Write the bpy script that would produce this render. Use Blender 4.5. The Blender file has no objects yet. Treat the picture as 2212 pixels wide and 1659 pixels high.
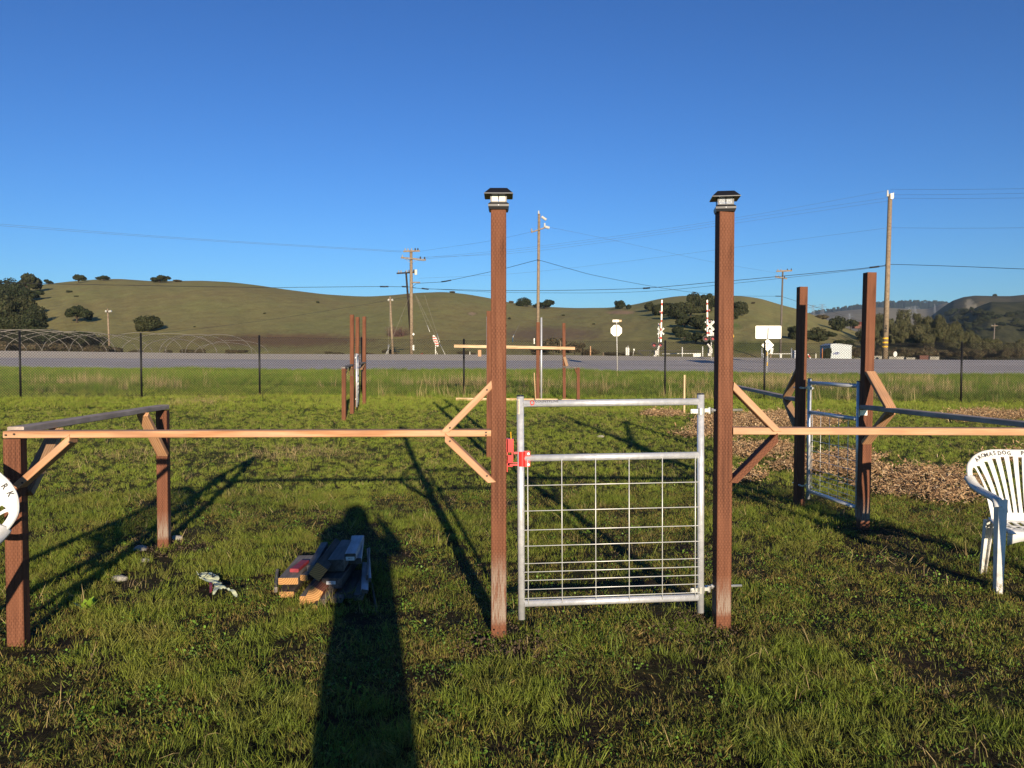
import bpy, bmesh, math, random
import numpy as np
from mathutils import Vector, Matrix, Euler

SC = bpy.context.scene
COL = SC.collection
R = math.radians
random.seed(7)
RNG = np.random.default_rng(11)

# ------------------------------------------------------------------ camera, sky, sun
EYE = 1.6
FOC = 1725.0            # focal length in units of a 2212 px wide frame
CX, CY, HY = 1106.0, 829.5, 775.0
PITCH = math.atan((CY - HY) / FOC)
cam_d = bpy.data.cameras.new('camera')
cam = bpy.data.objects.new('camera', cam_d); COL.objects.link(cam)
cam.location = (0, 0, EYE)
cam.rotation_euler = (R(90) - PITCH, 0, 0)
cam_d.sensor_fit = 'HORIZONTAL'; cam_d.sensor_width = 36.0
cam_d.lens = 36.0 * FOC / 2212.0
cam_d.clip_start = 0.02; cam_d.clip_end = 12000
SC.camera = cam

SUN_EL, SUN_AZ = R(11.0), R(10.6)          # low sun behind the camera, a little to the right
TO_SUN = Vector((math.sin(SUN_AZ) * math.cos(SUN_EL), -math.cos(SUN_AZ) * math.cos(SUN_EL), math.sin(SUN_EL)))
world = bpy.data.worlds.new('World'); SC.world = world; world.use_nodes = True
wn = world.node_tree; wn.nodes.clear()
sky = wn.nodes.new('ShaderNodeTexSky'); sky.sky_type = 'NISHITA'; sky.sun_disc = False
sky.sun_elevation = SUN_EL; sky.sun_rotation = math.atan2(TO_SUN.x, TO_SUN.y)
sky.altitude = 0; sky.air_density = 1.0; sky.dust_density = 0.0; sky.ozone_density = 3.0
gam = wn.nodes.new('ShaderNodeGamma'); gam.inputs['Gamma'].default_value = 1.3       # the phone's deep blue
tint = wn.nodes.new('ShaderNodeMix'); tint.data_type = 'RGBA'; tint.blend_type = 'MULTIPLY'; tint.inputs[0].default_value = 1.0; tint.inputs[7].default_value = (.41, .665, 1, 1)
bg = wn.nodes.new('ShaderNodeBackground'); bg.inputs['Strength'].default_value = 0.060
wo = wn.nodes.new('ShaderNodeOutputWorld')
wn.links.new(sky.outputs[0], gam.inputs[0]); wn.links.new(gam.outputs[0], tint.inputs[6]); wn.links.new(tint.outputs[2], bg.inputs[0]); wn.links.new(bg.outputs[0], wo.inputs[0])
sun_d = bpy.data.lights.new('sun', 'SUN'); sun_d.energy = 4.7; sun_d.angle = R(0.53); sun_d.color = (1.0, 0.84, 0.64)
sun = bpy.data.objects.new('sun', sun_d); COL.objects.link(sun)
sun.rotation_euler = TO_SUN.to_track_quat('Z', 'Y').to_euler(); sun.location = (5, -20, 12)
SC.view_settings.view_transform = 'Standard'; SC.view_settings.look = 'None'
SC.view_settings.gamma = 1.0; SC.view_settings.exposure = 0.54; SC.view_settings.use_curve_mapping = False
HAZE = .00009
SC.cycles.max_bounces = 6; SC.cycles.transparent_max_bounces = 8
try: SC.cycles.use_denoising = True
except Exception: pass

# ------------------------------------------------------------------ measuring helpers
_c, _s = math.cos(PITCH), math.sin(PITCH)
def P(px, py, d):
    """world point at distance d (along y) seen at frame position px, py (2212 px frame)"""
    x = (px - CX) / FOC; u = (CY - py) / FOC
    dy = _c + u * _s; dz = -_s + u * _c
    k = d / dy
    return Vector((x * k, d, EYE + dz * k))

TU = np.array([-0.80, -0.64, -0.32, -0.06, 0.10, 0.30, 0.56, 0.80])
TY = np.array([-50.0, 10.0, 12.5, 18.0, 24.5, 38.0, 52.0, 64.0, 69.0, 80.0, 130.0, 400.0, 5000.0])
TZ = np.array([
    [0, 0, 0, 0, 0, 0, 0, 0],
    [0, 0, 0, 0, 0, 0, 0, 0],
    [.04, .04, .03, .03, .03, .02, .02, .02],
    [.28, .28, .26, .24, .20, .18, .14, .12],
    [.56, .55, .47, .36, .33, .31, .26, .24],
    [.78, .76, .66, .60, .58, .50, .38, .36],
    [.92, .91, .82, .76, .72, .58, .455, .44],
    [1.66, 1.64, 1.50, 1.41, 1.42, 1.44, 1.45, 1.45],
    [2.30, 2.26, 1.98, 1.93, 1.84, 1.66, 1.46, 1.46],
    [2.10, 2.05, 1.80, 1.75, 1.70, 1.45, 1.30, 1.30],
    [1.4, 1.4, 1.4, 1.3, 1.3, 1.2, 1.1, 1.1],
    [1.0, 1.0, 1.0, 1.0, 1.0, 1.0, 1.0, 1.0],
    [0.0, 0, 0, 0, 0, 0, 0, 0]])
def gz(x, y):
    x = np.asarray(x, float); y = np.asarray(y, float)
    u = np.clip(x / np.maximum(y, 10.0), -0.8, 0.8)
    iu = np.clip(np.searchsorted(TU, u) - 1, 0, len(TU) - 2); iy = np.clip(np.searchsorted(TY, y) - 1, 0, len(TY) - 2)
    fu = (u - TU[iu]) / (TU[iu + 1] - TU[iu]); fy = np.clip((y - TY[iy]) / (TY[iy + 1] - TY[iy]), 0, 1)
    a = TZ[iy, iu] * (1 - fu) + TZ[iy, iu + 1] * fu
    b = TZ[iy + 1, iu] * (1 - fu) + TZ[iy + 1, iu + 1] * fu
    return a * (1 - fy) + b * fy
def g1(x, y): return float(gz(x, y))
def vnoise(x, y, seed=0):
    """smooth value noise, about -1..1"""
    x = np.asarray(x, float); y = np.asarray(y, float)
    xi = np.floor(x).astype(np.int64); yi = np.floor(y).astype(np.int64)
    fx = x - xi; fy = y - yi; fx = fx * fx * (3 - 2 * fx); fy = fy * fy * (3 - 2 * fy)
    def h(a, b):
        n = (a * 374761393 + b * 668265263 + seed * 974634777) & 0x7fffffff
        n = ((n ^ (n >> 13)) * 1274126177) & 0x7fffffff
        return ((n ^ (n >> 16)) & 0xffff) / 32767.5 - 1.0
    return (h(xi, yi) * (1 - fx) + h(xi + 1, yi) * fx) * (1 - fy) + (h(xi, yi + 1) * (1 - fx) + h(xi + 1, yi + 1) * fx) * fy
def fbm(x, y, o=4, seed=0):
    s = 0; a = 1; t = 0
    for i in range(o):
        s = s + a * vnoise(x * 2 ** i, y * 2 ** i, seed + i); t += a; a *= .5
    return s / t

# ------------------------------------------------------------------ object helpers
def tag(o, label=None, cat=None, group=None, kind=None):
    if label: o['label'] = label
    if cat: o['category'] = cat
    if group: o['group'] = group
    if kind: o['kind'] = kind
    return o
def empty(name, loc=(0, 0, 0), label=None, cat=None, group=None, rz=0):
    o = bpy.data.objects.new(name, None); COL.objects.link(o); o.location = loc; o.rotation_euler = (0, 0, rz)
    o.empty_display_size = .1
    return tag(o, label, cat, group)
def link(name, me, m=None, parent=None, link_it=True):
    if m is not None:
        for q in (m if isinstance(m, (list, tuple)) else [m]): me.materials.append(q)
    o = bpy.data.objects.new(name, me)
    if link_it: COL.objects.link(o)
    if parent is not None: set_parent(o, parent)
    return o
def world_of(o):
    M = Matrix.LocRotScale(o.location, o.rotation_euler.to_quaternion() if o.rotation_mode != 'QUATERNION' else o.rotation_quaternion, o.scale)
    return world_of(o.parent) @ M if o.parent else M
def set_parent(o, parent):
    """parent, keeping the world place"""
    M = world_of(o); o.parent = parent
    L = world_of(parent).inverted() @ M
    l, q, s = L.decompose(); o.location = l; o.rotation_euler = q.to_euler(); o.scale = s
def npmesh(name, V, F, m=None, parent=None, cols=None, smooth=False, mats=None, link_it=True):
    me = bpy.data.meshes.new(name); me.from_pydata([tuple(v) for v in V] if not isinstance(V, np.ndarray) else V.tolist(), [], F if isinstance(F, list) else F.tolist())
    if smooth: me.polygons.foreach_set('use_smooth', [True] * len(me.polygons))
    if cols is not None:
        a = me.color_attributes.new('Col', 'FLOAT_COLOR', 'POINT'); a.data.foreach_set('color', np.asarray(cols, float).ravel())
    o = link(name, me, m, parent, link_it)
    if mats is not None: me.polygons.foreach_set('material_index', mats)
    return o
def children_of(o): return [c for c in bpy.data.objects if c.parent == o]
def copy_tree(o, parent=None):
    c = o.copy(); COL.objects.link(c)
    if parent is not None: c.parent = parent
    for ch in KIDS.get(o.name, []) or children_of(o): copy_tree(ch, c)
    return c
KIDS = {}

def frame_axes(p0, p1, side):
    x = (p1 - p0).normalized(); s = Vector(side); s = (s - x * s.dot(x)).normalized(); z = x.cross(s)
    return x, s, z
def bar(name, p0, p1, w, h, m, parent=None, side=(1, 0, 0), bev=None, cut0=0.0, cut1=0.0, mesh=None):
    """a beam from p0 to p1 (local x along it); w across 'side', h across the third axis; chamfered edges;
    cut0/cut1 slope the end faces (shift of the ends per unit of h)"""
    p0 = Vector(p0); p1 = Vector(p1); L = (p1 - p0).length
    x, s, z = frame_axes(p0, p1, side)
    if bev is None: bev = min(.004, w * .12, h * .12)
    a, b = w / 2, h / 2; q = bev
    prof = [(-a + q, -b), (a - q, -b), (a, -b + q), (a, b - q), (a - q, b), (-a + q, b), (-a, b - q), (-a, -b + q)]
    V = []
    for end in (0, 1):
        for (yy, zz) in prof:
            V.append((0 + zz * cut0 if end == 0 else L + zz * cut1, yy, zz))
    F = [[i, (i + 1) % 8, 8 + (i + 1) % 8, 8 + i] for i in range(8)] + [list(range(7, -1, -1)), list(range(8, 16))]
    me = bpy.data.meshes.new(name); me.from_pydata(V, [], [[*reversed(f)] for f in F])
    uv = me.uv_layers.new(name='UVMap')
    for f in me.polygons:
        n = f.normal
        for li in f.loop_indices:
            v = me.vertices[me.loops[li].vertex_index].co
            if abs(n.x) > .6: uv.data[li].uv = (v.y, v.z)
            elif abs(n.y) > abs(n.z): uv.data[li].uv = (v.x, v.z + .5)
            else: uv.data[li].uv = (v.x, v.y)
    o = link(name, me, m)
    o.matrix_world = Matrix.Translation(p0) @ Matrix((x, s, z)).transposed().to_4x4()
    o.location = p0; o.rotation_euler = Matrix((x, s, z)).transposed().to_euler()
    if parent is not None: set_parent(o, parent)
    return o
def tube_data(pts, r, n=8, r1=None, closed=False, caps=True):
    pts = [Vector(p) for p in pts]; k = len(pts); V = []; F = []
    up = Vector((0, 0, 1)); prev = None
    for i, p in enumerate(pts):
        if closed: t = pts[(i + 1) % k] - pts[i - 1]
        else: t = pts[min(i + 1, k - 1)] - pts[max(i - 1, 0)]
        t.normalize()
        if prev is None:
            a = t.cross(up)
            if a.length < .1: a = t.cross(Vector((1, 0, 0)))
        else: a = prev - t * prev.dot(t)
        a.normalize(); b = t.cross(a); prev = a
        rr = r if r1 is None else r + (r1 - r) * i / (k - 1)
        for j in range(n):
            w = 2 * math.pi * j / n; V.append(p + a * (math.cos(w) * rr) + b * (math.sin(w) * rr))
    for i in range(k if closed else k - 1):
        for j in range(n):
            i2 = (i + 1) % k
            F.append([i * n + j, i * n + (j + 1) % n, i2 * n + (j + 1) % n, i2 * n + j])
    if caps and not closed:
        F.append(list(range(n))[::-1]); F.append([(k - 1) * n + j for j in range(n)])
    return V, F
def tube(name, pts, r, m, parent=None, n=8, r1=None, closed=False, smooth=True):
    V, F = tube_data(pts, r, n, r1, closed)
    o = npmesh(name, V, F, m)
    if smooth:
        for f in o.data.polygons:
            if len(f.vertices) == 4: f.use_smooth = True
    # move the origin to the first point
    p = Vector(pts[0])
    o.data.transform(Matrix.Translation(-p)); o.location = p
    if parent is not None: set_parent(o, parent)
    return o
class MB:
    """collects boxes, bars and tubes into one mesh (one part)"""
    def __init__(s): s.V = []; s.F = []; s.M = []
    def add(s, V, F, mi=0):
        k = len(s.V); s.V += [Vector(v) for v in V]; s.F += [[i + k for i in f] for f in F]; s.M += [mi] * len(F)
    def tube(s, pts, r, n=6, r1=None, mi=0, closed=False): s.add(*tube_data(pts, r, n, r1, closed), mi)
    def box(s, c, sz, mi=0, rot=None, bev=0):
        c = Vector(c); a, b, d = sz[0] / 2, sz[1] / 2, sz[2] / 2
        V = [Vector((i * a, j * b, k * d)) for i in (-1, 1) for j in (-1, 1) for k in (-1, 1)]
        if rot is not None: V = [rot @ v for v in V]
        F = [[0, 1, 3, 2], [4, 6, 7, 5], [0, 4, 5, 1], [2, 3, 7, 6], [0, 2, 6, 4], [1, 5, 7, 3]]
        s.add([v + c for v in V], F, mi)
    def bar(s, p0, p1, w, h, side=(1, 0, 0), mi=0):
        p0 = Vector(p0); p1 = Vector(p1); x, sd, z = frame_axes(p0, p1, side)
        V = [p + sd * (i * w / 2) + z * (k * h / 2) for p in (p0, p1) for i in (-1, 1) for k in (-1, 1)]
        s.add(V, [[0, 1, 3, 2], [4, 6, 7, 5], [0, 4, 5, 1], [2, 3, 7, 6], [0, 2, 6, 4], [1, 5, 7, 3]], mi)
    def build(s, name, m, parent=None, smooth=False):
        o = npmesh(name, s.V, s.F, m, mats=s.M)
        bm = bmesh.new(); bm.from_mesh(o.data); bmesh.ops.recalc_face_normals(bm, faces=bm.faces); bm.to_mesh(o.data); bm.free()
        if smooth: o.data.polygons.foreach_set('use_smooth', [len(f.vertices) == 4 for f in o.data.polygons])
        p = Vector(s.V[0]); o.data.transform(Matrix.Translation(-p)); o.location = p
        if parent is not None: set_parent(o, parent)
        return o
def text_mesh(txt, size, extrude=0.0, bold=0.0):
    cu = bpy.data.curves.new('lettering', 'FONT'); cu.body = txt; cu.size = size; cu.extrude = extrude
    cu.align_x = 'CENTER'; cu.align_y = 'CENTER'; cu.resolution_u = 2; cu.offset = bold
    o = bpy.data.objects.new('t', cu); COL.objects.link(o)
    dg = bpy.context.evaluated_depsgraph_get(); me = bpy.data.meshes.new_from_object(o.evaluated_get(dg))
    bpy.data.objects.remove(o); bpy.data.curves.remove(cu)
    return me
def text_obj(name, txt, size, m, M, parent=None, extrude=0.0, stretch=1.0):
    me = text_mesh(txt, size, extrude)
    if stretch != 1.0: me.transform(Matrix.Diagonal((stretch, 1, 1, 1)))
    o = link(name, me, None); me.materials.clear(); me.materials.append(m)
    l, q, s = M.decompose(); o.location = l; o.rotation_euler = q.to_euler(); o.scale = s
    if parent is not None: set_parent(o, parent)
    return o

# ------------------------------------------------------------------ materials
class NT:
    def __init__(s, name, rough=.7, metal=0.0, spec=.3):
        s.m = bpy.data.materials.new(name); s.m.use_nodes = True; s.t = s.m.node_tree; s.N = s.t.nodes
        s.b = s.N['Principled BSDF']; s.b.inputs['Roughness'].default_value = rough
        s.b.inputs['Metallic'].default_value = metal; s.b.inputs['Specular IOR Level'].default_value = spec
    def new(s, t, **kw):
        n = s.N.new(t)
        for k, v in kw.items(): setattr(n, k, v)
        return n
    def lk(s, a, b): s.t.links.new(a, b)
    def coord(s, kind='Object', scale=(1, 1, 1), rot=(0, 0, 0)):
        if kind == 'World':
            g = s.new('ShaderNodeNewGeometry'); out = g.outputs['Position']
        else: out = s.new('ShaderNodeTexCoord').outputs[kind]
        mp = s.new('ShaderNodeMapping'); mp.inputs['Scale'].default_value = scale; mp.inputs['Rotation'].default_value = rot
        s.lk(out, mp.inputs[0]); return mp.outputs[0]
    def noise(s, vec, scale=5, detail=4, rough=.55, dist=0):
        n = s.new('ShaderNodeTexNoise'); n.inputs['Scale'].default_value = scale; n.inputs['Detail'].default_value = detail
        n.inputs['Roughness'].default_value = rough; n.inputs['Distortion'].default_value = dist
        s.lk(vec, n.inputs['Vector']); return n.outputs['Fac']
    def ramp(s, fac, stops, interp='LINEAR'):
        r = s.new('ShaderNodeValToRGB'); r.color_ramp.interpolation = interp; e = r.color_ramp.elements
        while len(e) < len(stops): e.new(.5)
        for q, (p, c) in zip(e, stops): q.position = p; q.color = (*c, 1) if len(c) == 3 else c
        s.lk(fac, r.inputs[0]); return r.outputs[0]
    def g(s, v): return (v, v, v)
    def mix(s, fac, a, b, mode='MIX'):
        n = s.new('ShaderNodeMix', data_type='RGBA', blend_type=mode)
        for i, v in ((0, fac), (6, a), (7, b)):
            if hasattr(v, 'is_linked'): s.lk(v, n.inputs[i])
            elif isinstance(v, (int, float)): n.inputs[i].default_value = v
            else: n.inputs[i].default_value = (*v, 1)
        return n.outputs[2]
    def math(s, op, a, b=0.0, c=None, clamp=False):
        n = s.new('ShaderNodeMath', operation=op); n.use_clamp = clamp
        for i, v in ((0, a), (1, b)) + (((2, c),) if c is not None else ()):
            if hasattr(v, 'is_linked'): s.lk(v, n.inputs[i])
            else: n.inputs[i].default_value = v
        return n.outputs[0]
    def color(s, c):
        if hasattr(c, 'is_linked'): s.lk(c, s.b.inputs['Base Color'])
        else: s.b.inputs['Base Color'].default_value = (*c, 1)
    def bump(s, h, dist=.002, strength=1.0):
        n = s.new('ShaderNodeBump'); n.inputs['Distance'].default_value = dist; n.inputs['Strength'].default_value = strength
        s.lk(h, n.inputs['Height']); s.lk(n.outputs[0], s.b.inputs['Normal'])
    def attr(s, name='Col'): return s.new('ShaderNodeAttribute', attribute_name=name).outputs['Color']

def plain(name, c, rough=.6, metal=0, var=.12, scale=8, spec=.3):
    n = NT(name, rough, metal, spec)
    f = n.noise(n.coord(), scale, 4)
    d = tuple(v * (1 - var) for v in c); l = tuple(min(1, v * (1 + var)) for v in c)
    n.color(n.ramp(f, [(.3, d), (.7, l)])); return n.m

def treated_wood(name, fade=0.0, dash=1.0):
    n = NT(name, .75, 0, .2)
    oc = n.coord('Object', (1.2, 22, 22)); f = n.noise(oc, 1.6, 5, .6, .6)
    oi = n.new('ShaderNodeObjectInfo').outputs['Random']
    base = n.ramp(f, [(.25, (.095, .037, .020)), (.5, (.170, .066, .034)), (.75, (.235, .098, .052))])
    big = n.noise(n.coord('Object', (1.5, 4, 4)), 1.3, 3)
    base = n.mix(n.ramp(big, [(.4, (0, 0, 0)), (.75, (.45, .45, .45))]), base, (.25, .10, .052))
    # incised marks: staggered short dashes running with the grain
    uv = n.new('ShaderNodeTexCoord').outputs['UV']
    br = n.new('ShaderNodeTexBrick'); br.offset = .5; br.inputs['Scale'].default_value = 1.0
    br.inputs['Brick Width'].default_value = .0130; br.inputs['Row Height'].default_value = .0094
    br.inputs['Mortar Size'].default_value = .0026; br.inputs['Mortar Smooth'].default_value = .1
    br.inputs['Color1'].default_value = (1, 1, 1, 1); br.inputs['Color2'].default_value = (1, 1, 1, 1); br.inputs['Mortar'].default_value = (0, 0, 0, 1)
    um = n.new('ShaderNodeMapping'); um.inputs['Scale'].default_value = (.4, 1, 1); n.lk(uv, um.inputs[0])
    uw = n.new('ShaderNodeVectorMath', operation='ADD'); n.lk(um.outputs[0], uw.inputs[0])
    ws = n.new('ShaderNodeVectorMath', operation='SCALE'); wt_ = n.new('ShaderNodeTexNoise'); wt_.inputs['Scale'].default_value = 9; n.lk(uv, wt_.inputs['Vector'])
    n.lk(wt_.outputs['Color'], ws.inputs[0]); ws.inputs['Scale'].default_value = .006; n.lk(ws.outputs[0], uw.inputs[1]); n.lk(uw.outputs[0], br.inputs['Vector'])
    keep = n.ramp(n.noise(n.coord('Object', (3, 3, 3)), 2.0, 2), [(.38, (.08,) * 3), (.62, (.62,) * 3)])
    dm = n.mix(1.0, br.outputs['Color'], keep, 'MULTIPLY')
    col = n.mix(dm, base, n.mix(1.0, base, (.42, .36, .34), 'MULTIPLY'))
    kv = n.new('ShaderNodeTexVoronoi'); kv.inputs['Scale'].default_value = 1.0; n.lk(n.coord('Object', (1.7, 9, 9)), kv.inputs['Vector'])
    col = n.mix(n.ramp(kv.outputs['Distance'], [(.06, (.75,) * 3), (.16, (0,) * 3)]), col, (.075, .025, .015))
    if fade > 0:      # worn pale band near the foot (local x runs up the post)
        sx = n.new('ShaderNodeSeparateXYZ'); n.lk(n.new('ShaderNodeTexCoord').outputs['Object'], sx.inputs[0])
        lo = n.ramp(sx.outputs['X'], [(.19, (0,) * 3), (.23, (1,) * 3), (fade - .06, (.85,) * 3), (fade + .1, (0,) * 3)])
        nz = n.ramp(n.noise(n.coord('Object', (6, 60, 60)), 1.5, 5, .7), [(.38, (0,) * 3), (.55, (1,) * 3)])
        col = n.mix(n.mix(1.0, lo, nz, 'MULTIPLY'), col, (.30, .235, .18))
    n.color(col)
    h = n.math('SUBTRACT', n.math('MULTIPLY', f, .5), br.outputs['Fac'] if False else n.math('MULTIPLY', br.outputs['Color'], .6))
    n.bump(h, .003, .8); return n.m
def fir_wood(name, tint=(1, 1, 1), dark=.0):
    n = NT(name, .65, 0, .25)
    rnd = n.new('ShaderNodeObjectInfo').outputs['Random']
    c = n.new('ShaderNodeTexCoord').outputs['Object']
    ad = n.new('ShaderNodeVectorMath', operation='ADD'); n.lk(c, ad.inputs[0])
    cb = n.new('ShaderNodeCombineXYZ'); n.lk(n.math('MULTIPLY', rnd, 30), cb.inputs[0]); n.lk(n.math('MULTIPLY', rnd, 3), cb.inputs[1]); n.lk(cb.outputs[0], ad.inputs[1])
    mp = n.new('ShaderNodeMapping'); mp.inputs['Scale'].default_value = (1.1, 16, 16); n.lk(ad.outputs[0], mp.inputs[0])
    w = n.new('ShaderNodeTexWave', wave_type='BANDS', bands_direction='Y'); w.inputs['Scale'].default_value = 1.2
    w.inputs['Distortion'].default_value = 7; w.inputs['Detail'].default_value = 3; w.inputs['Detail Scale'].default_value = .8
    n.lk(mp.outputs[0], w.inputs['Vector'])
    fine = n.noise(mp.outputs[0], 6, 5, .6)
    def t(r, g, b): return (r * tint[0] * .93, g * tint[1] * .93, b * tint[2] * .93)
    col = n.ramp(w.outputs['Fac'], [(.0, t(.40, .17, .065)), (.3, t(.58, .29, .135)), (1, t(.68, .41, .23))])
    col = n.mix(.34, col, n.ramp(fine, [(.3, t(.36, .17, .07)), (.7, t(.75, .45, .26))]))
    mk = n.new('ShaderNodeMapping'); mk.inputs['Scale'].default_value = (.9, 3, 3); n.lk(ad.outputs[0], mk.inputs[0])
    vo = n.new('ShaderNodeTexVoronoi'); vo.inputs['Scale'].default_value = 1.4; n.lk(mk.outputs[0], vo.inputs['Vector'])
    col = n.mix(n.ramp(vo.outputs['Distance'], [(.05, (.8,) * 3), (.13, (0,) * 3)]), col, t(.24, .09, .035))
    st = n.noise(n.coord('Object', (2, 5, 5)), 2.2, 3)
    col = n.mix(n.ramp(st, [(.48, (0,) * 3), (.72, (.6,) * 3)]), col, t(.40, .23, .14))
    n.color(col); n.bump(fine, .0015, .5); return n.m
def weathered_wood(name, a=(.17, .15, .135), b=(.34, .31, .28)):
    n = NT(name, .85, 0, .15)
    f = n.noise(n.coord('Object', (1.5, 26, 26)), 1.6, 6, .65, .3)
    g = n.noise(n.coord('Object', (3, 5, 5)), 1.5, 3)
    col = n.mix(n.ramp(g, [(.35, (0,) * 3), (.7, (.6,) * 3)]), n.ramp(f, [(.3, a), (.7, b)]), tuple(v * .55 for v in a))
    n.color(col); n.bump(f, .002, .8); return n.m
def end_grain(name, a=(.52, .28, .10), b=(.30, .145, .055)):
    n = NT(name, .7, 0, .2)
    oc = n.new('ShaderNodeTexCoord').outputs['Object']
    mp = n.new('ShaderNodeMapping'); mp.inputs['Location'].default_value = (0, .06, .05); mp.inputs['Scale'].default_value = (0, 1, 1); n.lk(oc, mp.inputs[0])
    w = n.new('ShaderNodeTexWave', wave_type='RINGS', rings_direction='X'); w.inputs['Scale'].default_value = 24
    w.inputs['Distortion'].default_value = 1.2; w.inputs['Detail'].default_value = 2; n.lk(mp.outputs[0], w.inputs['Vector'])
    n.color(n.ramp(w.outputs['Fac'], [(.2, b), (.6, a)])); return n.m

PT = treated_wood('treated_post_wood'); PTF = treated_wood('treated_post_wood_worn_foot', .52); PTG = treated_wood('treated_post_wood_scuffed_foot', .34)
FIR = fir_wood('fir_lumber'); PINE = fir_wood('pale_pine_lumber', (1.25, 1.55, 1.7)); GREYW = weathered_wood('grey_weathered_wood')
FIRD = fir_wood('aged_fir_lumber', (.62, .68, .72))
GREYD = weathered_wood('dark_grey_wood', (.07, .055, .045), (.19, .155, .13)); RAILG = weathered_wood('weathered_shaded_rail', (.38, .30, .24), (.62, .52, .44)); GREYL = weathered_wood('pale_painted_wood', (.45, .46, .48), (.70, .72, .75))  # RAILG: fir with weathering and shade-side grey put into the colour
ENDG = end_grain('end_grain'); ENDR = end_grain('end_grain_red', (.34, .13, .07), (.20, .07, .04))
POLEW = weathered_wood('utility_pole_wood', (.20, .145, .09), (.42, .32, .22)); POLED = weathered_wood('dark_pole_wood', (.028, .022, .018), (.07, .055, .045))
def galv():
    n = NT('galvanised_steel', .36, .42, .6)
    f = n.noise(n.coord('Object', (1, 1, 1)), 35, 4); g = n.noise(n.coord('Object', (1, 1, 1)), 6, 3)
    n.color(n.mix(n.ramp(g, [(.4, (0,) * 3), (.7, (.5,) * 3)]), n.ramp(f, [(.3, (.62, .63, .64)), (.7, (.80, .80, .79))]), (.62, .63, .64)))
    n.lk(n.ramp(f, [(.3, (.28,) * 3), (.7, (.45,) * 3)]), n.b.inputs['Roughness']); return n.m
GALV = galv(); ZINC = plain('zinc_fitting', (.62, .61, .55), .35, .7)
WIRE = plain('welded_wire', (.74, .74, .70), .4, .35)
RED = plain('red_powder_coat', (.62, .025, .02), .35, 0, .08, 12, .5)
BLK = plain('black_plastic', (.012, .012, .014), .38, 0, .2, 12, .5); BLKV = plain('black_vinyl', (.008, .008, .009), .5, 0, .1)
CABLE = plain('cable_black', (.02, .022, .028), .6); CABLET = plain('cable_thin_grey', (.10, .12, .16), .6)
WHITEP = plain('white_painted_metal', (.74, .73, .66), .5, 0, .08); CREAM = plain('sign_back_aluminium', (.62, .60, .52), .42, .25, .05, 3)
GREYM = plain('grey_painted_metal', (.30, .31, .32), .5, .3); YEL = plain('yellow_reflector', (.75, .42, .02), .5)
REDS = plain('red_stripe', (.55, .05, .03), .5); INK = plain('black_marker_ink', (.02, .02, .02), .7); INKG = plain('grey_marker_ink', (.05, .05, .05), .7)
DARKM = plain('dark_iron', (.045, .04, .035), .6, .3); GLASSY = plain('red_lens', (.32, .01, .015), .15, 0, .1, 8, .6)
def plastic_white():
    n = NT('white_garden_plastic', .33, 0, .45)
    f = n.noise(n.coord('Object', (1, 1, 1)), 9, 5, .65)
    z = n.new('ShaderNodeSeparateXYZ'); n.lk(n.new('ShaderNodeNewGeometry').outputs['Position'], z.inputs[0])
    mud = n.mix(1.0, n.ramp(z.outputs['Z'], [(.03, (1,) * 3), (.22, (0,) * 3)]), n.ramp(n.noise(n.coord(), 24, 5, .7), [(.42, (0,) * 3), (.62, (1,) * 3)]), 'MULTIPLY')
    n.color(n.mix(mud, n.ramp(f, [(.32, (.58, .57, .50)), (.5, (.74, .73, .68)), (.8, (.80, .79, .75))]), (.22, .17, .11)))
    return n.m
CHAIRM = plastic_white()
LENS = NT('clear_lens_plastic', .12, 0, .6); LENS.color((.75, .78, .80)); LENS.b.inputs['Transmission Weight'].default_value = .55; LENS.b.inputs['IOR'].default_value = 1.3; LENS = LENS.m

def ground_mat():
    n = NT('soil_and_thatch', .95, 0, .1)
    w = n.coord('World'); f = n.noise(w, 26, 8, .7); g = n.noise(w, 4.5, 5, .6); b = n.noise(w, .7, 4)
    soil = n.ramp(f, [(.3, (.014, .010, .006)), (.55, (.042, .029, .017)), (.75, (.10, .074, .043))])
    thatch = n.ramp(f, [(.3, (.018, .018, .005)), (.55, (.05, .048, .014)), (.75, (.13, .11, .045))])
    near = n.mix(n.ramp(g, [(.42, (0,) * 3), (.62, (1,) * 3)]), soil, thatch)
    far = n.ramp(n.noise(w, 1.2, 6, .65), [(.3, (.05, .07, .012)), (.5, (.075, .10, .016)), (.7, (.11, .11, .03))])
    pos = n.new('ShaderNodeSeparateXYZ'); n.lk(n.new('ShaderNodeNewGeometry').outputs['Position'], pos.inputs[0])
    k = n.ramp(n.math('DIVIDE', pos.outputs['Y'], 60.0), [(.12, (0,) * 3), (.35, (1,) * 3)])
    n.color(n.mix(k, near, far)); n.bump(f, .03, .7); return n.m
GROUND = ground_mat()
def blade_mat(name, hi, lo, dry):
    n = NT(name, .55, 0, .25)
    w = n.coord('World'); big = n.noise(w, .55, 4, .6); mid = n.noise(w, 3.2, 3)
    c = n.mix(n.ramp(big, [(.38, (0,) * 3), (.62, (1,) * 3)]), lo, hi)
    c = n.mix(n.ramp(mid, [(.45, (0,) * 3), (.72, (.7,) * 3)]), c, dry)
    c = n.mix(1.0, c, n.attr(), 'MULTIPLY')
    n.color(c)
    tr = n.new('ShaderNodeBsdfTranslucent'); n.lk(c, tr.inputs[0])
    ms = n.new('ShaderNodeMixShader'); ms.inputs[0].default_value = .13
    out = n.N['Material Output']; n.lk(n.b.outputs[0], ms.inputs[1]); n.lk(tr.outputs[0], ms.inputs[2]); n.lk(ms.outputs[0], out.inputs[0])
    return n.m
GRASSM = blade_mat('grass_blades', (.175, .222, .032), (.120, .170, .024), (.205, .175, .055))
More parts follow.
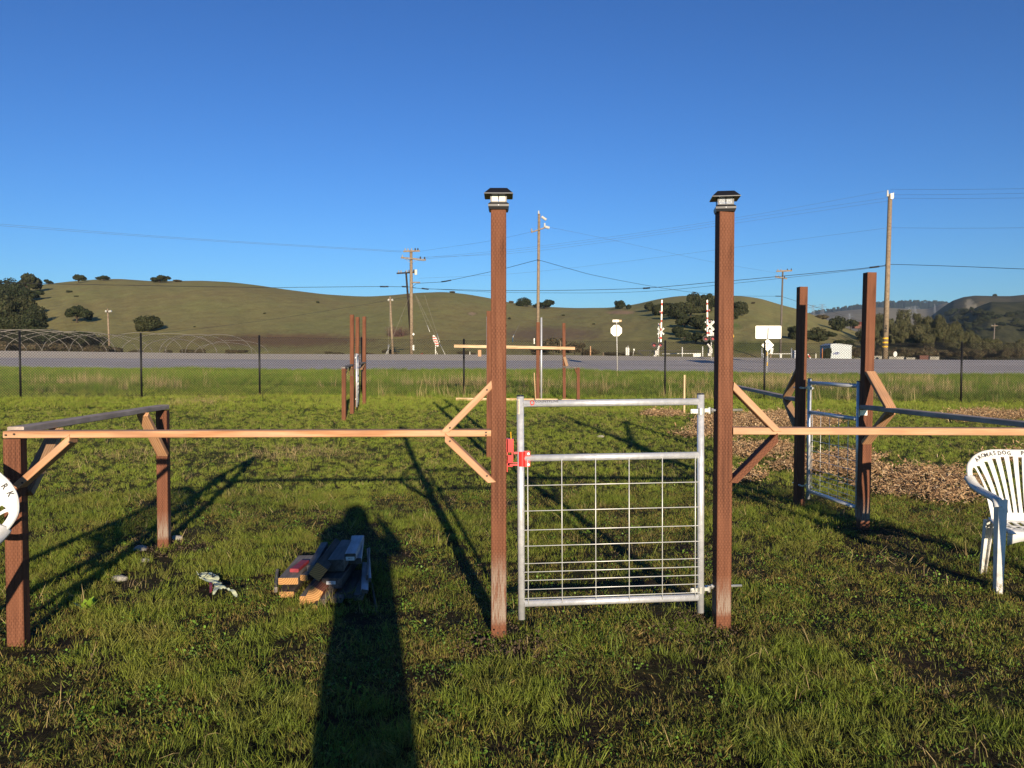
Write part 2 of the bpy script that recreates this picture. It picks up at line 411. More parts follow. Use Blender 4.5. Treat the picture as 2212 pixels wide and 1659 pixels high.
GRASSL = blade_mat('mown_grass_blades', (.215, .285, .038), (.175, .24, .032), (.28, .25, .08))
GRASSF = blade_mat('long_grass_blades', (.125, .205, .024), (.095, .16, .02), (.27, .235, .085))
STRAW = blade_mat('straw', (.42, .34, .17), (.34, .27, .13), (.48, .40, .22))
def chips_mat():
    n = NT('bark_chips', .8, 0, .2)
    n.color(n.mix(1.0, n.attr(), n.ramp(n.noise(n.coord('World'), 12, 3), [(.3, (.7,) * 3), (.7, (1.1,) * 3)]), 'MULTIPLY')); return n.m
CHIPM = chips_mat()
def hill_mat(name, a, b, c, scale=.03):
    n = NT(name, .95, 0, .05)
    w = n.coord('World', (1, .45, 1.4)); f = n.noise(w, scale, 8, .6); g = n.noise(w, scale * 9, 7, .65)
    col = n.ramp(f, [(.38, a), (.5, b), (.60, c)])
    g2 = n.noise(n.coord('World', (1, 1, 1.4)), scale * 40, 5, .7)
    col = n.mix(.45, col, n.ramp(g, [(.32, tuple(v * .55 for v in a)), (.68, tuple(v * 1.4 for v in c))]))
    col = n.mix(.35, col, n.ramp(g2, [(.35, tuple(v * .6 for v in b)), (.65, tuple(v * 1.3 for v in b))]))
    at = n.new('ShaderNodeAttribute', attribute_name='Col')
    col = n.mix(at.outputs['Alpha'], col, at.outputs['Color'])
    n.color(col); n.bump(g, 1.0, .55); return n.m
HILLM = hill_mat('dry_green_hill_grass', (.275, .205, .09), (.27, .235, .092), (.235, .24, .085))
HILLD = hill_mat('dark_hill_grass', (.06, .055, .034), (.095, .085, .045), (.14, .118, .068), .012)
HILLB = hill_mat('far_hill_grass', (.20, .18, .12), (.25, .21, .14), (.28, .235, .16), .004)
FORESTM = hill_mat('far_forest', (.012, .02, .012), (.018, .028, .015), (.026, .035, .018), .02)
BRUSHM = hill_mat('brush_slope', (.03, .033, .016), (.05, .052, .022), (.10, .09, .04), .05)
def leaf_mat(name, a, b):
    n = NT(name, .7, 0, .15)
    oi = n.new('ShaderNodeObjectInfo').outputs['Random']
    c = n.mix(oi, a, b); c = n.mix(1.0, c, n.attr(), 'MULTIPLY'); n.color(c); return n.m
LEAFM = leaf_mat('oak_leaves', (.026, .033, .013), (.040, .043, .017)); LEAFB = leaf_mat('brush_leaves', (.075, .062, .032), (.095, .075, .04))
LEAFE = leaf_mat('tall_tree_leaves', (.075, .076, .034), (.105, .098, .045)); TWIGM = leaf_mat('bare_twigs', (.11, .065, .055), (.13, .08, .06))
BARK = plain('bark', (.07, .05, .035), .9, 0, .3)
def asphalt():
    n = NT('asphalt', .85, 0, .25)
    w = n.coord('World'); f = n.noise(w, 30, 5, .7); g = n.noise(n.coord('World', (.15, 1, 1)), .8, 4)
    n.color(n.mix(.5, n.ramp(f, [(.3, (.40, .365, .325)), (.7, (.57, .52, .46))]), n.ramp(g, [(.35, (.37, .335, .30)), (.65, (.60, .54, .48))])))
    n.bump(f, .004, .5); return n.m
ASPH = asphalt()
def gravel():
    n = NT('shoulder_gravel', .95, 0, .1)
    f = n.noise(n.coord('World'), 14, 6, .7); n.color(n.ramp(f, [(.3, (.46, .40, .30)), (.7, (.72, .64, .50))])); n.bump(f, .02, .6); return n.m
GRAV = gravel()
PAINTW = plain('road_paint', (.52, .51, .48), .7, 0, .25, 3)
SKIN = plain('skin', (.55, .32, .23), .5); CLOTH = plain('dark_jacket', (.03, .035, .05), .9); JEAN = plain('jeans', (.05, .07, .13), .9); HAIR = plain('hair', (.03, .02, .012), .6)

# ------------------------------------------------------------------ the ground
def sheet(name, ys, vs, off, m, kind='structure', fn=None, bump=0.0):
    ys = np.asarray(ys, float); vs = np.asarray(vs, float)
    Y, Vv = np.meshgrid(ys, vs, indexing='ij'); X = Vv * (Y + 8.0)
    Z = gz(X, Y) + off
    if bump: 
        fade = np.clip(1 - (Y - 20) / 30, 0, 1)
        Z = Z + fade * bump * (fbm(X * 2.1, Y * 2.1, 4, 3) + .5 * fbm(X * 9, Y * 9, 2, 9))
        md = lambda px, py, r, h: h * np.exp(-((X - px) ** 2 + (Y - py) ** 2) / r ** 2)
        Z = Z + md(.95, 4.95, .2, .04) + md(-2.9, 7.2, .4, .03)
    if fn is not None: Z = Z + fn(X, Y)
    V = np.stack([X, Y, Z], -1).reshape(-1, 3); a, b = len(ys), len(vs)
    i = (np.arange(a - 1)[:, None] * b + np.arange(b - 1)[None, :]).ravel()
    F = np.stack([i, i + 1, i + b + 1, i + b], -1)
    o = npmesh(name, V, F, m, smooth=True); tag(o, kind=kind); return o
ys = np.concatenate([np.linspace(-7, 2, 30)[:-1], np.linspace(2, 12.5, 190)[:-1], np.linspace(12.5, 24.5, 100)[:-1], np.linspace(24.5, 52, 70)[:-1],
                     np.linspace(52, 69, 40)[:-1], np.linspace(69, 130, 20)[:-1], np.geomspace(130, 5000, 24)])
sheet('ground', ys, np.linspace(-1.05, 1.05, 420), 0, GROUND, bump=.022)
sheet('road', np.linspace(52, 64, 20), np.linspace(-1.0, 1.0, 80), .05, ASPH)
sheet('road_shoulder', np.linspace(63.9, 69, 12), np.linspace(-1.0, 1.0, 80), .04, GRAV)
vs_ = np.linspace(-1.0, 1.0, 80)
sheet('edge_line', [54.0, 54.22], vs_, .056, PAINTW); sheet('edge_line', [62.6, 62.8], vs_, .056, PAINTW)

# hills: each a height field rising to the ridge seen in the photograph
def hill(name, prof, d0, d1, py0, m, n_u=160, n_t=50, amp=3.0, shape=.75, patches=None, back=120, seed=0, jag=0, tz=8.0, dist=None):
    prof = np.array(prof, float); pxs = np.linspace(prof[0, 0], prof[-1, 0], n_u)
    # smooth the ridge line
    rid = np.interp(pxs, prof[:, 0], prof[:, 1])
    k = max(3, n_u // 60) | 1
    if not jag: rid = np.convolve(np.pad(rid, k // 2, mode='edge'), np.ones(k) / k, 'valid')
    else: rid = rid + jag * fbm(pxs * .35, pxs * 0, 3, seed + 5)
    ts = np.concatenate([np.linspace(0, 1, n_t), [1.05, 1.15, 1.3]])
    V = []; C = []
    for t in ts:
        tt = min(t, 1.0)
        f = math.sin(tt * math.pi / 2) ** shape if tt < 1 else 1.0
        d = d0 + (d1 - d0) * tt
        nz = fbm(pxs / tz * .09, np.full_like(pxs, t * 3.2), 4, seed) * amp * (1 - tt) * (tt ** .5) * 2.2
        py = py0 + (rid - py0) * f + nz
        dd = np.full_like(pxs, d)
        up = (HY - py) / FOC
        z = EYE + up * dd
        if t > 1: dd = dd + back * (t - 1) / .3; z = z - back * .25 * ((t - 1) / .3) ** 1.5
        x = (pxs - CX) / FOC * dd
        V.append(np.stack([x, dd, z], -1))
        c = np.zeros((n_u, 4))
        if patches:
            for (cx, cy, rx, ry, col) in patches:
                e = ((pxs - cx) / rx) ** 2 + ((py - cy) / ry) ** 2 + .45 * fbm(pxs * .25, py * .25, 2, 17)
                a = np.clip(1.25 - e, 0, 1)
                c[:, :3] = np.where(a[:, None] > c[:, 3:4], np.array(col)[None], c[:, :3]); c[:, 3] = np.maximum(c[:, 3], a)
        C.append(c)
    V = np.concatenate(V); C = np.concatenate(C); a, b = len(ts), n_u
    i = (np.arange(a - 1)[:, None] * b + np.arange(b - 1)[None, :]).ravel()
    o = npmesh(name, V, np.stack([i, i + 1, i + b + 1, i + b], -1), m, cols=C, smooth=True); tag(o, kind='structure'); return o
RIDGE1 = [(-260, 640), (-100, 628), (0, 622), (100, 615), (150, 609), (200, 605), (260, 603), (330, 608), (440, 607), (500, 610), (560, 617), (620, 626), (700, 636), (760, 640),
          (800, 641), (850, 638), (900, 633), (960, 631), (1010, 636), (1060, 645), (1100, 654), (1180, 663), (1240, 666), (1320, 665), (1371, 658), (1423, 646),
          (1463, 640), (1520, 638), (1602, 640), (1640, 645), (1690, 660), (1722, 668), (1750, 679), (1777, 688), (1828, 709), (1855, 719), (1900, 740), (1960, 768), (2000, 779)]
hill('grass_hill', RIDGE1, 130, 330, 779, HILLM, n_u=340, n_t=90, amp=8, tz=6, patches=[(1020, 678, 9, 4, (.38, .27, .16)), (1190, 722, 120, 18, (.19, .14, .08)),
     (620, 735, 200, 16, (.19, .125, .065)), (100, 745, 120, 14, (.17, .11, .055)), (1340, 675, 30, 5, (.34, .23, .13)), (1560, 705, 40, 10, (.15, .185, .045)), (1600, 750, 120, 14, (.14, .155, .045))])
hill('tan_hill', [(1700, 720), (1747, 681), (1804, 673), (1860, 668), (1894, 664), (1950, 667), (2000, 668), (2034, 656), (2080, 652)], 1000, 1700, 779, HILLB, 90, 24, 4, back=300, seed=3)
hill('forested_ridge', [(1700, 700), (1747, 676), (1780, 671), (1804, 667), (1846, 661), (1894, 655), (1950, 651), (1995, 652), (2034, 652), (2100, 655)], 2000, 2800, 779, FORESTM, 260, 16, 3, back=500, seed=4, jag=3.0)
scar = [(2092, 658, 11, 12, (.36, .31, .20)), (2104, 664, 5, 10, (.30, .26, .17)), (2118, 654, 8, 4, (.14, .11, .06))]
hill('dark_hill', [(1960, 740), (2000, 690), (2034, 664), (2055, 650), (2079, 642), (2103, 639), (2145, 640), (2180, 640), (2212, 637), (2300, 630), (2420, 640)], 600, 1000, 779, HILLD, 160, 60, 9, patches=scar, back=300, seed=6)
hill('dark_hill', [(2050, 712), (2079, 681), (2103, 666), (2138, 652), (2174, 653), (2212, 652), (2300, 640), (2420, 645)], 420, 640, 779, BRUSHM, 130, 60, 16, back=200, seed=12)
hill('wooded_slope', [(1780, 779), (1830, 752), (1860, 735), (1900, 712), (1960, 703), (2030, 703), (2080, 716), (2130, 740), (2180, 765), (2230, 778)], 140, 260, 779, BRUSHM, 110, 30, 4, back=80, seed=8)

# ray to the terrain: where a thing seen at a frame position stands
from mathutils.bvhtree import BVHTree
_terr = {}
for _o in list(COL.objects):
    if _o.type == 'MESH' and _o.name.split('.')[0] in ('ground', 'grass_hill', 'tan_hill', 'forested_ridge', 'dark_hill', 'wooded_slope'):
        _terr[_o.name] = BVHTree.FromPolygons([v.co for v in _o.data.vertices], [tuple(p.vertices) for p in _o.data.polygons])
def hit(px, py, only=None):
    d = (P(px, py, 1.0) - Vector((0, 0, EYE))).normalized(); best = None
    for k, t in _terr.items():
        if only and not k.startswith(only): continue
        h = t.ray_cast(Vector((0, 0, EYE)), d)
        if h[0] is not None and (best is None or h[3] < best[1]): best = (h[0], h[3])
    return best[0] if best else None

# ------------------------------------------------------------------ trees and shrubs
def crown_mesh(name, blobs, n, leaf, seed, gaps=.2, stretch=1.0, shade=(.55, 1.35)):
    """leaf clumps spread through the outer volume of a set of blobs (centre, radii)"""
    r = np.random.default_rng(seed); V = []; F = []; C = []
    vol = np.array([b[1][0] * b[1][1] + b[1][0] * b[1][2] for b in blobs]); cnt = (n * vol / vol.sum()).astype(int)
    k = 0
    for (c, rad), m in zip(blobs, cnt):
        c = np.array(c); rad = np.array(rad)
        d = r.normal(size=(m, 3)); d /= np.linalg.norm(d, axis=1)[:, None]
        d = d[(d[:, 2] > -.8)]; m = len(d)
        nz = vnoise(d[:, 0] * 3 + c[0], d[:, 1] * 3 + d[:, 2] * 2.3, seed)
        rr = (.80 + .22 * nz + .16 * r.random(m) - (r.random(m) < .25) * .25 * r.random(m))
        p = c + d * rad * rr[:, None]
        # orientation: roughly along the surface with scatter
        a = np.cross(d, r.normal(size=(m, 3))); a /= np.linalg.norm(a, axis=1)[:, None] + 1e-9
        b = np.cross(d + .7 * r.normal(size=(m, 3)), a); b /= np.linalg.norm(b, axis=1)[:, None] + 1e-9
        s = leaf * (.6 + .8 * r.random(m))[:, None]
        q0 = p - a * s - b * s * .5; q1 = p + a * s - b * s * .4; q2 = p + a * s * .7 + b * s * .8 + d * s * .2; q3 = p - a * s * .6 + b * s * .9
        V.append(np.stack([q0, q1, q2, q3], 1).reshape(-1, 3))
        F.append(np.arange(m * 4).reshape(-1, 4) + k); k += m * 4
        col = shade[0] + (shade[1] - shade[0]) * np.clip(.5 + .35 * nz + .25 * r.normal(size=m), 0, 1)
        cc = np.stack([col * (1 + .1 * r.normal(size=m)), col, col * (1 + .1 * r.normal(size=m)), np.ones(m)], -1)
        C.append(np.repeat(cc, 4, 0))
    V = np.concatenate(V); V[:, 2] *= stretch
    me = bpy.data.meshes.new(name); me.from_pydata(V.tolist(), [], np.concatenate(F).tolist())
    a = me.color_attributes.new('Col', 'FLOAT_COLOR', 'POINT'); a.data.foreach_set('color', np.concatenate(C).ravel()); return me
def trunk_mesh(name, h, r, limbs, seed):
    rr = random.Random(seed); b = MB()
    b.tube([(0, 0, -.4), (.05 * h, .02, h * .25), (.02 * h, -.03, h * .55)], r, 6, r * .6)
    for i in range(limbs):
        a = rr.uniform(0, 6.28); z = h * rr.uniform(.15, .4); L = h * rr.uniform(.35, .55)
        b.tube([(0, 0, z), (math.cos(a) * L * .45, math.sin(a) * L * .45, z + L * .45), (math.cos(a) * L * .8, math.sin(a) * L * .8, z + L * .8)], r * .5, 5, r * .12)
    me = bpy.data.meshes.new(name); me.from_pydata([tuple(v) for v in b.V], [], b.F); return me
def rblobs(seed, n, R_, H, flat=.7):
    rr = random.Random(seed); out = [((0, 0, H * .50), (R_ * .7, R_ * .7, H * .44))]
    for i in range(n):
        a = rr.uniform(0, 6.28); q = rr.uniform(.35, .68) * R_
        out.append(((math.cos(a) * q, math.sin(a) * q, H * rr.uniform(.24, .78)), (R_ * rr.uniform(.26, .44),) * 2 + (H * rr.uniform(.16, .28),)))
    return out
def umbrella(seed, n, R_, H):
    rr = random.Random(seed); out = []
    for i in range(n):
        a = 6.283 * i / n + rr.uniform(-.3, .3); q = rr.uniform(.15, .70) * R_
        out.append(((math.cos(a) * q, math.sin(a) * q, H * (rr.uniform(.46, .76) - .18 * q)), (R_ * rr.uniform(.24, .42),) * 2 + (H * rr.uniform(.15, .24),)))
    return out
CR = {}
for i in range(5):     # unit trees: radius 1, height 1.5
    CR['oak%d' % i] = (crown_mesh('crown', rblobs(40 + i, 9 + i, 1.0, 1.5) if i < 3 else umbrella(70 + i, 10, 1.0, 1.5), 5200, .048, 60 + i), trunk_mesh('trunk', 1.1, .055, 6, i))
for i in range(3):     # low brush: radius 1, height .9
    CR['bush%d' % i] = (crown_mesh('foliage', rblobs(80 + i, 12, 1.0, .9), 2600, .05, 90 + i), trunk_mesh('stem', .6, .03, 5, 9 + i))
for i in range(4):     # tall narrow crowns: radius 1, height 3
    CR['tall%d' % i] = (crown_mesh('crown', rblobs(120 + i, 14, 1.0, 3.0), 4800, .05, 130 + i), trunk_mesh('trunk', 2.2, .06, 8, 20 + i))
# leafless thicket
def twig_mesh(seed):
    r = random.Random(seed); b = MB()
    for i in range(260):
        a = r.uniform(0, 6.28); q = r.random() ** .5 * .75; x, y = math.cos(a) * q, math.sin(a) * q * .6
        t = Vector((r.gauss(0, .28), r.gauss(0, .28), r.uniform(.35, .85)))
        b.tube([(x, y, -.05), (x + t.x * .5, y + t.y * .5, t.z * .5), (x + t.x, y + t.y, t.z)], .008, 3, .003)
    me = bpy.data.meshes.new('stems'); me.from_pydata([tuple(v) for v in b.V], [], b.F)
    a = me.color_attributes.new('Col', 'FLOAT_COLOR', 'POINT'); a.data.foreach_set('color', [1.0] * 4 * len(me.vertices)); return me
CR['twig0'] = (twig_mesh(1), None)
_seen = set()
def plant(kind, px, py, w_px, h_px, label, cat='tree', group=None, leaf=None, only=None, d=None, name=None, sink=.08):
    """a tree whose foot is seen at px, py and whose crown is w_px wide and h_px high there"""
    p = hit(px, py, only) if d is None else P(px, py, d)
    if p is None: p = P(px, py, 300)
    s = w_px / 2 / FOC * p.y; base_h = {'o': 1.42, 'b': .86, 't': 2.85, 'w': .8}[kind[0] if kind != 'twig0' else 'w']
    hz = h_px / FOC * p.y / base_h
    cm, tm = CR[kind]; lm = leaf or (LEAFM if kind[0] == 'o' else LEAFB if kind[0] == 'b' else LEAFE)
    name = name or {'o': 'oak_tree', 'b': 'shrub', 't': 'tall_tree', 'w': 'bare_thicket'}[kind[0] if kind != 'twig0' else 'w']
    e = empty(name, (p.x, p.y, p.z - sink * hz), label, cat, group, rz=random.uniform(0, 6.28))
    e.scale = (s, s, hz)
    nm = 'crown' if kind[0] in 'ot' and kind != 'twig0' else 'foliage' if kind != 'twig0' else 'stems'
    key = (cm.name, lm.name)
    if key not in _seen:
        _seen.add(key)
        m2 = cm.copy() if len(cm.materials) else cm
        m2.materials.clear(); m2.materials.append(lm); CR[key] = m2
    c = bpy.data.objects.new(nm, CR[key]); COL.objects.link(c); c.parent = e
    if tm is not None:
        if not tm.materials: tm.materials.append(BARK)
        t = bpy.data.objects.new('trunk' if nm == 'crown' else 'stem', tm); COL.objects.link(t); t.parent = e
    return e
# ridge line of the near hill
plant('oak4', 64, 632, 54, 46, 'broad oak on the left skyline above the dark grove')
plant('oak4', 104, 615, 21, 13, 'smallest lone tree on the skyline, just right of the dark grove')
plant('oak3', 170, 612, 32, 22, 'round oak standing alone on the left skyline')
plant('oak3', 224, 607, 35, 14, 'low wide oak on the skyline right of the round one', sink=.15)
plant('oak4', 346, 611, 46, 19, 'spreading open oak on the skyline of the left hill', sink=.12)
plant('bush0', 385, 609, 24, 5, 'flat bush peeking over the skyline beside the spreading oak', 'shrub')
plant('bush1', 978, 633, 17, 5, 'tiny dark bush on the crest in the middle of the hill', 'shrub')
# oaks on the slope
plant('oak3', 168, 697, 70, 42, 'large oval oak on the slope left of the short pale pole')
plant('bush2', 190, 690, 24, 18, 'small oak leaning against the large oval one', 'shrub', leaf=LEAFM)
plant('oak1', 324, 716, 62, 38, 'round oak standing alone low on the slope')
plant('bush2', 30, 700, 300, 1, 'x') if False else None
# dark grove at the left edge
grove = [(-60, 640, 80, 45), (-20, 650, 80, 52), (18, 655, 70, 58), (62, 652, 62, 34), (-40, 690, 90, 62), (8, 690, 78, 58), (50, 684, 70, 50), (80, 700, 52, 44), (-80, 720, 90, 60),
         (-30, 725, 90, 56), (20, 722, 84, 52), (66, 728, 70, 46), (90, 738, 44, 34), (-70, 752, 80, 50), (0, 748, 90, 40), (48, 748, 80, 34)]
for i, (x, y, w, h) in enumerate(grove):
    plant('oak%d' % (i % 5), x, y, w, h, 'dark oak crowded into the grove on the hillside at the left edge', group='oaks of the left grove', only='grass_hill')
for i, (x, y, w, h) in enumerate([(120, 742, 70, 30), (170, 745, 80, 34), (205, 752, 60, 28), (150, 758, 90, 26)]):
    plant('bush%d' % (i % 3), x, y, w, h, 'dark rounded shrub at the foot of the hill behind the bare hoops', 'shrub', 'shrubs at the foot of the left hill', leaf=LEAFM, d=100 + i * 4)
for i, (x, w, h) in enumerate([(-10, 90, 30), (70, 90, 26), (140, 80, 26), (205, 70, 20), (250, 44, 16), (430, 30, 12), (500, 30, 10), (30, 60, 22)]):
    plant('bush%d' % (i % 3), x, 764, w, h, 'brown dry bush growing under the bare hoops beyond the road', 'shrub', 'dry bushes under the hoops', d=82 + (i % 3) * 3)
# middle of the picture
plant('oak2', 1130, 662, 40, 21, 'left oak of the pair on the skyline beside the tall pole', only='grass_hill')
plant('oak4', 1179, 667, 54, 22, 'right oak of the skyline pair, just behind the tall pole', only='grass_hill')
plant('bush1', 1104, 655, 14, 6, 'tiny bush left of the skyline pair of oaks', 'shrub')
plant('oak0', 1340, 667, 31, 19, 'round oak on bare soil at the saddle of the skyline')
plant('bush0', 1357, 668, 16, 11, 'small bush beside the oak at the saddle', 'shrub', leaf=LEAFM)
copse = [(1402, 672, 30, 20), (1428, 682, 44, 28), (1462, 690, 56, 36), (1440, 668, 44, 16), (1490, 684, 60, 38), (1520, 676, 52, 36), (1545, 664, 40, 22), (1500, 664, 36, 36), (1530, 655, 34, 24),
         (1480, 708, 48, 30), (1508, 712, 50, 34), (1532, 720, 46, 34), (1462, 724, 32, 22), (1478, 736, 40, 26), (1502, 742, 44, 28), (1530, 745, 44, 28), (1597, 682, 46, 34), (1585, 690, 30, 24), (1470, 672, 40, 22)]
for i, (x, y, w, h) in enumerate(copse):
    plant(('oak%d' % (i % 5)), x, y, w, h, 'grey green oak in the copse on the hillside behind the crossing signals', group='oaks of the copse', only='grass_hill')
plant('bush1', 1627, 657, 10, 6, 'speck of a bush on the crest right of the copse', 'shrub')
for i, (x, y, w, h) in enumerate([(1718, 733, 40, 32), (1765, 738, 56, 34), (1790, 733, 36, 20), (1745, 736, 40, 24)]):
    plant('oak%d' % ((i + 1) % 5), x, y, w, h, 'dark oak in the clump behind the right hand gate post', group='oaks behind the right gate posts', only='grass_hill')
plant('oak2', 1812, 716, 44, 36, 'large oak on the falling right slope, shadow to its left', only='grass_hill')
plant('oak3', 1838, 712, 34, 26, 'oak touching the large one on the right slope', only='grass_hill')
plant('bush2', 1777, 690, 36, 11, 'low row of brush on the skyline right of the first tall side post', 'shrub')
plant('bush0', 1822, 748, 52, 15, 'flat dark bush directly behind the roof of the white shed', 'shrub', leaf=LEAFM, d=110)
plant('bush1', 1786, 779, 24, 32, 'upright dark bush against the left wall of the white shed', 'shrub', leaf=LEAFM, d=74)
plant('bush1', 1850, 773, 26, 26, 'brown bush against the right wall of the white shed', 'shrub', d=78)
plant('oak4', 1862, 736, 34, 24, 'oak low on the slope beyond the white shed', only='grass_hill')
woods = []
rw = random.Random(5)
for i in range(84):
    x = 1866 + i * 4.15; top = np.interp(x, [1860, 1890, 1950, 2010, 2070, 2130, 2180, 2215], [720, 706, 700, 706, 722, 745, 765, 775])
    y = min(774, top + rw.uniform(2, 44) + 4)
    woods.append((x + rw.uniform(-4, 4), y, rw.uniform(22, 38), rw.uniform(26, 46)))
for i, (x, y, w, h) in enumerate(sorted(woods, key=lambda q: q[1])):
    plant('tall%d' % (i % 4) if i % 3 else 'oak%d' % (i % 5), x, y, w, h * (1 if i % 3 else .7), 'olive green tree in the wood beyond the road on the right', group='trees of the right hand wood', leaf=LEAFE, only='wooded_slope' if x > 1800 else None)
for i in range(16):
    x = 1890 + i * 20
    plant('bush%d' % (i % 3), x, 772, rw.uniform(30, 50), rw.uniform(14, 26), 'low brown green brush at the edge of the right hand wood', 'shrub', 'brush below the right hand wood', d=120 + rw.uniform(0, 20))
# scrub and ridge trees on the far hills
for i in range(46):
    x = rw.uniform(2040, 2230); y = rw.uniform(672, 745)
    h = hit(x, y, 'dark_hill')
    if h is not None: plant('oak%d' % (i % 5), x, y, rw.uniform(14, 26), rw.uniform(9, 15), 'dark scrub oak on the shaded far right hillside', group='scrub oaks of the far right hill', only='dark_hill')
for i in range(34):
    x = 1760 + i * 8.6 + rw.uniform(-3, 3)
    y = np.interp(x, [1747, 1780, 1804, 1846, 1894, 1950, 2034, 2060], [677, 672, 668, 662, 656, 652, 653, 654])
    plant('oak%d' % (i % 5), x, y + 1.2, rw.uniform(7, 12), rw.uniform(4, 7), 'tiny tree on the far forested skyline', group='trees on the far skyline', d=2700)
plant('oak1', 2149, 642, 12, 8, 'single dark tree on the top of the far right hill', d=1000)
plant('twig0', 858, 726, 74, 24, 'leafless purplish thicket low on the hill behind the twin poles', 'thicket', leaf=TWIGM)
for i, (x, y, w, h) in enumerate([(1195, 762, 60, 34), (1240, 764, 60, 28), (1160, 764, 50, 22), (1275, 768, 50, 16)]):
    plant('bush%d' % (i % 3), x, y, w, h, 'dry brown scrub beyond the road behind the middle frame', 'shrub', 'dry scrub behind the middle frame', d=105 + i * 3)
for i in range(24):
    x = rw.uniform(-20, 1380); y = 764 + rw.uniform(-2, 6) * (x > 500)
    plant('bush%d' % (i % 3), x, min(y, 774), rw.uniform(20, 46), rw.uniform(5, 11), 'low brown weeds beyond the far road shoulder', 'weeds', 'weeds beyond the far road shoulder', d=88 + rw.uniform(0, 20), name='weed_clump')

def ordinal_labels(group, phrase, rows=1, per='from the left'):
    """give each member of a group a label by its row and its place in that row, as seen in the picture"""
    W = ['first', 'second', 'third', 'fourth', 'fifth', 'sixth', 'seventh', 'eighth', 'ninth', 'tenth', 'eleventh', 'twelfth', 'thirteenth', 'fourteenth', 'fifteenth', 'sixteenth', 'seventeenth', 'eighteenth', 'nineteenth', 'twentieth',
         '21st', '22nd', '23rd', '24th', '25th', '26th', '27th', '28th', '29th', '30th', '31st', '32nd', '33rd', '34th']
    RN = {1: [''], 2: ['upper row', 'lower row'], 3: ['upper row', 'middle row', 'lower row'], 4: ['top row', 'upper middle row', 'lower middle row', 'bottom row']}[rows]
    m = [o for o in COL.objects if o.parent is None and o.get('group') == group]
    def scr(o): p = o.matrix_basis.translation; return ((p.x) / p.y, (p.z - EYE) / p.y)
    m.sort(key=lambda o: -scr(o)[1]); n = len(m)
    for r in range(rows):
        part = sorted(m[n * r // rows: n * (r + 1) // rows], key=lambda o: scr(o)[0])
        for i, o in enumerate(part): o['label'] = '%s, %s%s %s' % (phrase, RN[r] + ', ' if RN[r] else '', W[i], per)
for i, (x, y, w, h, lb) in enumerate([(150, 632, 15, 5, 'small dark bush high on the hill below the round skyline oak'), (165, 641, 12, 3, 'thin dark scrub line below the small dark bush'), (571, 678, 7, 3, 'tiny dark speck of bush on the open hill left of centre'),
        (687, 655, 9, 5, 'small bush below the dip of the skyline'), (420, 707, 7, 3, 'tiny bush on the bare hill above the hoops'), (1090, 707, 10, 6, 'small bush on the hill just right of the left lantern post'), (1100, 690, 9, 5, 'tiny reddish bush above the one near the left lantern post'),
        (1217, 682, 10, 3, 'low dark tussock on the slope right of the tall pale pole'), (1282, 701, 8, 3, 'low tussock on the slope left of the stop sign')]):
    plant('bush%d' % (i % 3), x, y, w, h, lb, 'shrub', leaf=LEAFM, only='grass_hill')
ordinal_labels('oaks of the left grove', 'dark oak of the grove at the left edge', 4)
ordinal_labels('shrubs at the foot of the left hill', 'dark rounded shrub behind the bare hoops')
ordinal_labels('dry bushes under the hoops', 'brown dry bush under the bare hoops')
ordinal_labels('oaks of the copse', 'grey green oak of the hillside copse', 4)
ordinal_labels('oaks behind the right gate posts', 'dark oak in the clump behind the first side post')
ordinal_labels('trees of the right hand wood', 'olive green tree of the right hand wood', 4)
ordinal_labels('brush below the right hand wood', 'low brush at the edge of the right hand wood')
ordinal_labels('scrub oaks of the far right hill', 'scrub oak on the far right hill', 4)
ordinal_labels('trees on the far skyline', 'tiny tree on the far forested skyline')
ordinal_labels('dry scrub behind the middle frame', 'dry brown scrub behind the middle frame')
ordinal_labels('weeds beyond the far road shoulder', 'low brown weeds beyond the far road shoulder')

# ------------------------------------------------------------------ grass
def tuft_mesh(name, n, h, spread, width, seed, lean=.5, cols=((1, 1, 1), (1.35, 1.25, .9)), dead=.12, seg=3):
    r = np.random.default_rng(seed); V = []; F = []; C = []; k = 0
    for i in range(n):
        a = r.uniform(0, 6.283); q = spread * math.sqrt(r.random()); x, y = math.cos(a) * q, math.sin(a) * q
        L = h * r.uniform(.45, 1.15); az = r.uniform(0, 6.283); ln = abs(r.normal(0, lean)); w = width * r.uniform(.6, 1.2)
        dirx, diry = math.cos(az), math.sin(az); t = r.random()
        c = np.array(cols[0]) * (1 - t) + np.array(cols[1]) * t
        if r.random() < dead: c = np.array((1.7, 1.05, 1.6)) * r.uniform(.5, 1.2)
        c = c * r.uniform(.75, 1.2)
        px, pz, ang = 0.0, 0.0, r.uniform(.0, .35)
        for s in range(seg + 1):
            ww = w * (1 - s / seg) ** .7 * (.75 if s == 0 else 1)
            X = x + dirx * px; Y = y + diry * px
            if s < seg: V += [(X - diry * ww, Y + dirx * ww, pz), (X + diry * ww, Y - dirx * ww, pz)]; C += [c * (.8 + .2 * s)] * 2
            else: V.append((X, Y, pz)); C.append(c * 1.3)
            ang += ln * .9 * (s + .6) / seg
            px += math.sin(min(ang, 1.75)) * L / seg; pz += math.cos(min(ang, 1.75)) * L / seg
        for s in range(seg - 1): F.append([k + 2 * s, k + 2 * s + 1, k + 2 * s + 3, k + 2 * s + 2])
        F.append([k + 2 * seg - 2, k + 2 * seg - 1, k + 2 * seg]); k += 2 * seg + 1
    me = bpy.data.meshes.new(name); me.from_pydata(V, [], F)
    a = me.color_attributes.new('Col', 'FLOAT_COLOR', 'POINT'); a.data.foreach_set('color', np.array([[*c, 1] for c in C]).ravel()); return me
